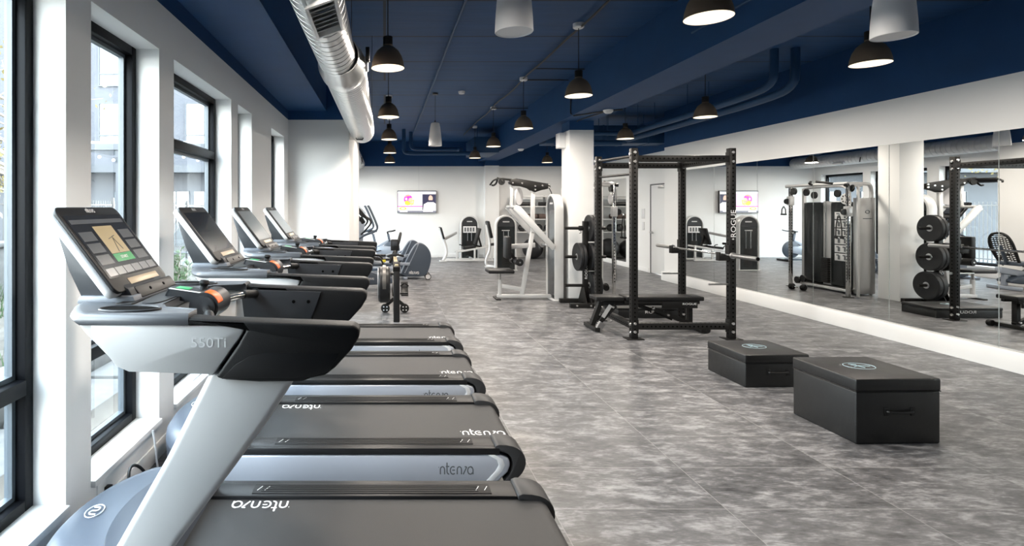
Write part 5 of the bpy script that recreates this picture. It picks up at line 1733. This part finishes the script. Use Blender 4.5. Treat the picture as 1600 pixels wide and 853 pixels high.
# ---- elliptical trainers, rear drive housings towards the room
def elliptical():
    r = thing('elliptical_trainer', None, 'elliptical', (.2, 12.1, 0), 0, 'elliptical trainers by the far windows')
    O = (-.2, -12.1, 0)
    Y0 = 12.1
    hs = [(.33, .07), (.40, .22), (.52, .50), (.66, .74), (.76, .80), (.88, .77), (.98, .66), (1.03, .50), (1.0, .30), (.93, .12), (.88, .06)]
    h = MB(O).prism(rounded(hs, 2), Y0 - .17, Y0 + .17, bev=.045, seg=4).build('drive_housing', 'slate', r, ang=50)
    st = MB(O)
    st.tube([(.74, Y0 - .1725, .775), (.70, Y0 - .1735, .68), (.60, Y0 - .1735, .46), (.50, Y0 - .1735, .26), (.44, Y0 - .1735, .14)], .010, 8, smooth=1)
    st.build('housing_stripe', 'slate_lt', h)
    brand_word('housing_lettering', .07, frame_mtx((.64 - .2, -.1725, .145), (1, 0, 0), (0, 0, 1)), 'white_print', h, 1.25)
    for s in (-1, 1):
        MB(O).lathe([(0, -.022), (.05, -.022), (.062, -.012), (.062, .012), (.05, .022), (0, .022)], (.95, Y0 + s * .17, .062), 'Y', 24).build('transport_wheel', 'spk_grille', r)
        MB(O).lathe([(.055, -.024), (.067, -.014), (.067, .014), (.055, .024)], (.95, Y0 + s * .17, .062), 'Y', 24).build('tyre', 'rubber', r)
        MB(O).bar((.55, Y0 + s * .20, .42 + s * .08), (-.45, Y0 + s * .20, .30 - s * .06), .05, .06, (0, 0, 1), .01).build('pedal_bar', 'slate_lt', r)
        MB(O).box((-.22, Y0 + s * .20 - .075, .36 + s * .02), (.14, Y0 + s * .20 + .075, .41 + s * .02), .02).build('foot_pedal', 'black', r)
        MB(O).tube([(-.37, Y0 + s * .28, 1.62), (-.33, Y0 + s * .28, 1.56), (-.17, Y0 + s * .26, 1.20), (-.155, Y0 + s * .25, 1.10), (-.22, Y0 + s * .25, 1.04), (-.42, Y0 + s * .25, .98), (-.62, Y0 + s * .25, .86), (-.64, Y0 + s * .25, .70), (-.48, Y0 + s * .22, .34)], [.020] * 9, 10, smooth=2).build('moving_arm', 'slate', r)
    MB(O).tube([(-.40, Y0 - .22, 1.36), (-.31, Y0 - .24, 1.30), (-.30, Y0 - .24, 1.22), (-.40, Y0 - .22, 1.10), (-.58, Y0, .93), (-.40, Y0 + .22, 1.10), (-.30, Y0 + .24, 1.22), (-.31, Y0 + .24, 1.30), (-.40, Y0 + .22, 1.36)], .018, 10, smooth=2).build('fixed_grip', 'black', r)
    MB(O).prism([(-.74, .10), (-.55, .10), (-.50, .62), (-.44, 1.28), (-.54, 1.36), (-.62, 1.0), (-.72, .6)], Y0 - .075, Y0 + .075, bev=.02).build('mast', 'slate_lt', r)
    co = MB(O).bar((-.69, Y0, 1.68), (-.40, Y0, 1.34), .42, .05, (1, 0, 1), .016).build('console', 'black', r)
    MB(O).bar((-.655, Y0, 1.672), (-.44, Y0, 1.42), .36, .006, (1, 0, 1)).build('screen', 'screen', co)
    co.children[0].location = (.02, 0, .02)
    MB(O).bar((-.55, Y0, 1.36), (-.46, Y0, 1.22), .16, .10, (1, 0, 1), .02).build('bottle_holder', 'black', r)
    MB(O).bar((-.78, Y0, .07), (.85, Y0, .09), .12, .07, (0, 0, 1), .015).build('base_beam', 'slate', r)
    MB(O).box((-.80, Y0 - .28, 0), (-.70, Y0 + .28, .06), .015).build('foot_bar', 'slate_lt', r)
    MB(O).box((.42, Y0 - .24, 0), (.50, Y0 + .24, .06), .015).build('foot_bar', 'slate_lt', r)
    return r
e0 = elliptical()
tag(e0, 'slate elliptical trainer in front of its twin, rear housing towards the room', 'elliptical')
e1 = copy_tree(e0)
e1.location = (.09, 13.15, 0)
tag(e1, 'slate elliptical trainer standing behind the other one', 'elliptical')

# ---- spin bike near the far wall
sb_ = thing('spin_bike', 'dark spin bike alone by the far wall, below the television', 'exercise bike', (-.12, 16.0, 0))
MB().lathe([(0, -.035), (.22, -.035), (.25, -.02), (.25, .02), (.22, .035), (0, .035)], (.32, 0, .34), 'Y', 36).build('flywheel', 'slate', sb_)
MB().lathe([(0, -.05), (.07, -.05), (.07, .05), (0, .05)], (.32, 0, .34), 'Y', 20).build('wheel_hub', 'slate_lt', sb_)
MB().bar((-.38, 0, .05), (.50, 0, .05), .06, .06, bev=.01).build('base_beam', 'slate', sb_)
for x in (-.42, .52):
    MB().box((x - .035, -.27, 0), (x + .035, .27, .06), .012).build('foot_bar', 'black', sb_)
MB().bar((-.05, 0, .07), (-.22, 0, .80), .05, .07, (1, 0, 0), .01).build('seat_tube', 'slate', sb_)
MB().bar((.30, 0, .42), (.22, 0, .80), .05, .07, (1, 0, 0), .01).build('head_tube', 'slate', sb_)
MB().bar((-.12, 0, .40), (.27, 0, .62), .05, .08, (0, 0, 1), .01).build('main_tube', 'slate_lt', sb_)
MB().prism([(-.40, -.09), (-.30, -.10), (-.20, -.05), (-.10, -.02), (-.10, .02), (-.20, .05), (-.30, .10), (-.40, .09)], .85, .91, 'XY', bev=.02).bar((-.24, 0, .78), (-.25, 0, .87), .03, .04, (1, 0, 0)).build('saddle', 'pad', sb_)
b = MB()
for s in (-1, 1):
    b.tube([(.20, 0, .86), (.22, s * .16, .87), (.34, s * .20, .88), (.44, s * .19, .91)], .016, 10, smooth=1)
b.bar((.22, 0, .78), (.20, 0, .87), .04, .05, (1, 0, 0)).build('handlebar', 'black', sb_)
MB().prism([(-.12, .22), (.05, .18), (.40, .26), (.40, .42), (.05, .46), (-.1, .40)], -.10, -.055, bev=.012).build('chain_guard', 'slate_lt', sb_)
for s in (-1, 1):
    MB().bar((.02, s * .10, .32), (.02 + s * .15, s * .11, .30), .02, .03, (0, 1, 0)).box((.02 + s * .15 - .045, s * .16 - .05, .285), (.02 + s * .15 + .045, s * .16 + .05, .31), .006).build('pedal', 'black', sb_)
# ================================================================== OUTSIDE THE WINDOWS
M['brick'] = brick_mat('pale_grey_brick', (0.046, 0.050, 0.060, 1), (0.036, 0.040, 0.050, 1), (0.062, 0.064, 0.072, 1), 1.0, 0.012, 0.22, 0.075)
M['ext_glass'] = mat('exterior_glazing', (0.22, 0.25, 0.27, 1), 0.06, 0.6)
struct(MB().box((-45, -12, -.62), (XL - .36, 60, -.52)).build('ground_outside', 'paving', smooth=False))
g = MB()
for k in range(14):
    y0 = -2.4 + k * 1.02
    g.box((-2.62, y0, -.52), (-2.14, y0 + .995, .10 + .02 * math.sin(k * 2.1)), .02)
tag(g.build('retaining_wall', 'stone'), 'pale stone block retaining wall low outside the windows', 'wall')
g = MB()
for k in range(12):
    y0 = -2.0 + k * 1.22
    g.box((-3.15, y0, -.52), (-2.64, y0 + 1.19, .27 + .02 * math.sin(k * 1.3)), .02)
tag(g.build('retaining_wall', 'stone'), 'upper row of pale stone blocks edging the grassy bank outside', 'wall')
b = MB()
nx, ny = 14, 30
gv = [[(-3.16 - 2.9 * i / nx, -2.4 + 15.4 * j / ny, .20 + .10 * math.sin(i * 1.7 + j * .8) * .5 + .05 * math.sin(j * 2.3)) for j in range(ny + 1)] for i in range(nx + 1)]
for i in range(nx):
    for j in range(ny):
        b.quad([gv[i][j], gv[i][j + 1], gv[i + 1][j + 1], gv[i + 1][j]])
struct(b.build('ground_bank', 'soil'))
b = MB()
rnd = random.Random(3)
for k in range(5200):
    x, y = -3.2 - 2.8 * rnd.random() ** 1.3, -1.5 + 14 * rnd.random()
    if math.sin(x * 2.3 + 1) + math.sin(y * 1.9) + rnd.random() < .4:
        continue
    h = rnd.uniform(.08, .30)
    a = rnd.uniform(0, 2 * PI)
    lx, ly = rnd.uniform(-.09, .09), rnd.uniform(-.09, .09)
    w_ = .009
    z = .18
    b.quad([(x - w_ * math.cos(a), y - w_ * math.sin(a), z), (x + w_ * math.cos(a), y + w_ * math.sin(a), z), (x + lx + .002, y + ly, z + h), (x + lx - .002, y + ly, z + h)])
tag(b.build('bank_grass', 'grass', smooth=False), 'patchy green grass growing on the bank outside the windows', 'grass', kind='stuff')
tag(MB().box((-6.35, -2.4, -.52), (-6.08, 13.0, .95), .02).box((-6.40, -2.4, .95), (-6.03, 13.0, 1.02), .01).build('garden_wall', 'stone'), 'low concrete garden wall behind the grassy bank outside', 'wall')


def leaves(b, c, r, n, size, rnd, flat=.8):
    for k in range(n):
        d = Vector((rnd.gauss(0, 1), rnd.gauss(0, 1), rnd.gauss(0, 1))).normalized() * r * rnd.random() ** .45
        d.z *= flat
        p = Vector(c) + d
        u = Vector((rnd.gauss(0, 1), rnd.gauss(0, 1), rnd.gauss(0, 1))).normalized() * size
        v = u.orthogonal().normalized() * size * .5
        b.quad([p - u, p + v, p + u, p - v])


def shrub(label, x, y, z, h, n, seed):
    o = thing('leafy_shrub', label, 'shrub', (x, y, z))
    rn = random.Random(seed)
    s, l = MB(), MB()
    for k in range(9):
        a = rn.uniform(0, 2 * PI)
        tip = Vector((.22 * math.cos(a) * rn.random(), .22 * math.sin(a) * rn.random(), h * rn.uniform(.6, 1)))
        s.tube([(0, 0, 0), tip * .5 + Vector((0, 0, .03)), tip], .006, 5)
        for q in range(n // 9):
            t = rn.uniform(.25, 1)
            p = tip * t
            u = Vector((rn.gauss(0, 1), rn.gauss(0, 1), rn.uniform(.2, 1.4))).normalized() * .075
            v = u.orthogonal().normalized() * .012
            l.quad([p, p + u * .5 + v, p + u, p + u * .5 - v])
    s.build('stems', 'bark', o)
    l.build('foliage', 'grass', o, smooth=False)
shrub('bright green leafy shrub outside the third window', -2.50, 6.45, .09, 1.02, 520, 1)
shrub('smaller leafy shrub on the bank outside the second window', -3.4, 5.5, .2, .5, 260, 2)


def tree(label, x, y, h, cr, seed, n=900, base=-.52):
    o = thing('courtyard_tree', label, 'tree', (x, y, base))
    rn = random.Random(seed)
    t, l = MB(), MB()
    t.tube([(0, 0, 0), (.1, .05, h * .3), (-.05, .1, h * .6), (.05, 0, h * .9)], [.16, .13, .09, .04], 10, smooth=1)
    for k in range(16):
        z = h * rn.uniform(.28, .85)
        a = rn.uniform(0, 2 * PI)
        L_ = cr * rn.uniform(.5, 1)
        e = Vector((L_ * math.cos(a), L_ * math.sin(a), z + L_ * rn.uniform(.2, .8)))
        m_ = Vector((L_ * .5 * math.cos(a), L_ * .5 * math.sin(a), z + L_ * .2))
        t.tube([(0, 0, z), m_, e], [.045, .03, .012], 6)
        for q in range(3):
            e2 = e + Vector((rn.gauss(0, .4), rn.gauss(0, .4), rn.uniform(0, .5)))
            t.tube([m_ * .5 + e * .5, e2], .010, 5)
            leaves(l, e2, cr * .28, n // 48, .07, rn)
    t.build('trunk', 'bark', o)
    l.build('foliage', 'leaf', o, smooth=False)
tree('sparse autumn tree seen through the nearest window', -10.2, 14.7, 6.0, 1.6, 11, 420)
tree('big yellowing tree in front of the brick building', -16.4, 24.0, 8.0, 2.2, 12, 2200)

f = thing('iron_fence', 'black iron picket fence across the courtyard outside', 'fence', (-8, 16, -.52))
for z in (.35, 2.15):
    MB().box((-.02, -9, z), (.02, 9, z + .04)).build('rail', 'iron', f, smooth=False)
b = MB()
k = -9.0
while k <= 9.0:
    b.box((-.011, k - .011, .1), (.011, k + .011, 2.29))
    k += .13
o = b.build('pickets', 'iron', f, smooth=False)
for k in range(7):
    MB().box((-.04, -9 + k * 3 - .04, 0), (.04, -9 + k * 3 + .04, 2.38)).build('post', 'iron', f, smooth=False)

# courtyard shelter with string lights
p = thing('courtyard_pergola', 'dark metal courtyard shelter with string lights outside', 'pergola', (-6.2, 12.0, -.52))
PG = (6.2, -12.0, .52)
MB(PG).box((-7.4, 11.9, 2.84), (-3.6, 12.1, 2.98)).build('beam', 'ext_dark', p, smooth=False)
MB(PG).box((-7.4, 12.0, 2.98), (-3.6, 14.6, 3.04)).build('roof_panel', 'ext_glass', p, smooth=False)
for x in (-7.3, -5.86, -3.75):
    MB(PG).box((x - .05, 11.95, -.52), (x + .05, 12.05, 2.84)).build('post', 'ext_dark', p, smooth=False)
wr = MB(PG)
for s0 in range(4):
    xa = -7.3 + s0 * .92
    wr.tube([(xa + .92 * t / 6, 11.88, 2.82 - .16 * (1 - (t / 3 - 1) ** 2)) for t in range(7)], .006, 5)
wr = wr.build('light_string', 'iron', p)
for s0 in range(4):
    for t in (1, 3, 5):
        MB(PG).sphere((-7.3 + s0 * .92 + .92 * t / 6, 11.88, 2.77 - .16 * (1 - (t / 3 - 1) ** 2)), .035, seg=10, rings=8).build('bulb', 'spk', wr)

# buildings over the courtyard
bd = thing('exterior_building', 'pale grey brick building with big windows across the courtyard', 'building', (-14, 28, -.52))
BG = (14, -28, .52)
MB(BG).box((-26, 28, 3.55), (-5, 38, 16)).build('brick_wall', 'brick', bd, smooth=False)
MB(BG).box((-25.8, 28.6, -.52), (-5.2, 37.8, 3.55)).build('ground_floor', 'ext_grey', bd, smooth=False)
MB(BG).box((-26.1, 27.5, 3.35), (-4.9, 28.6, 3.75)).build('canopy', 'ext_dark', bd, smooth=False)
for zi, (z0, z1) in enumerate(((4.7, 6.9), (7.85, 10.3), (11.3, 13.6))):
    for x0 in (-23.5, -19.1, -14.66, -10.2):
        x1 = x0 + 1.75
        fr_ = MB(BG)
        fr_.box((x0 - .06, 27.93, z0 - .06), (x0, 28.02, z1 + .06)); fr_.box((x1, 27.93, z0 - .06), (x1 + .06, 28.02, z1 + .06))
        fr_.box((x0, 27.93, z0 - .06), (x1, 28.02, z0)); fr_.box((x0, 27.93, z1), (x1, 28.02, z1 + .06))
        fr_.box((x0, 27.94, z0 + .55), (x1, 28.02, z0 + .62))
        w_ = fr_.build('window', 'ext_dark', bd, smooth=False)
        MB(BG).box((x0, 27.985, z0), (x1, 27.995, z1)).build('pane', 'ext_glass', w_, smooth=False)
for x0 in (-22, -18.4, -14.2, -11.6, -10.0, -7.6):
    fr_ = MB(BG).box((x0 - .05, 28.55, -.5), (x0, 28.62, 2.45)); fr_.box((x0 + 1.3, 28.55, -.5), (x0 + 1.35, 28.62, 2.45)); fr_.box((x0, 28.55, 2.4), (x0 + 1.3, 28.62, 2.45)); fr_.box((x0 + .62, 28.55, -.5), (x0 + .68, 28.62, 2.4))
    w_ = fr_.build('shop_door', 'ext_dark', bd, smooth=False)
    MB(BG).box((x0, 28.58, -.45), (x0 + 1.3, 28.59, 2.4)).build('pane', 'ext_glass', w_, smooth=False)
bs = thing('courtyard_bench', 'metal bench in the courtyard outside the third window', 'bench', (-5.2, 13.6, -.52))
for k in range(4):
    MB().box((-.9, -.2 + k * .11, .95), (.9, -.12 + k * .11, .98)).build('slat', 'ext_grey', bs, smooth=False)
for x in (-.8, 0, .8):
    MB().box((x - .03, -.2, 0), (x + .03, .2, .95)).build('leg', 'ext_dark', bs, smooth=False)
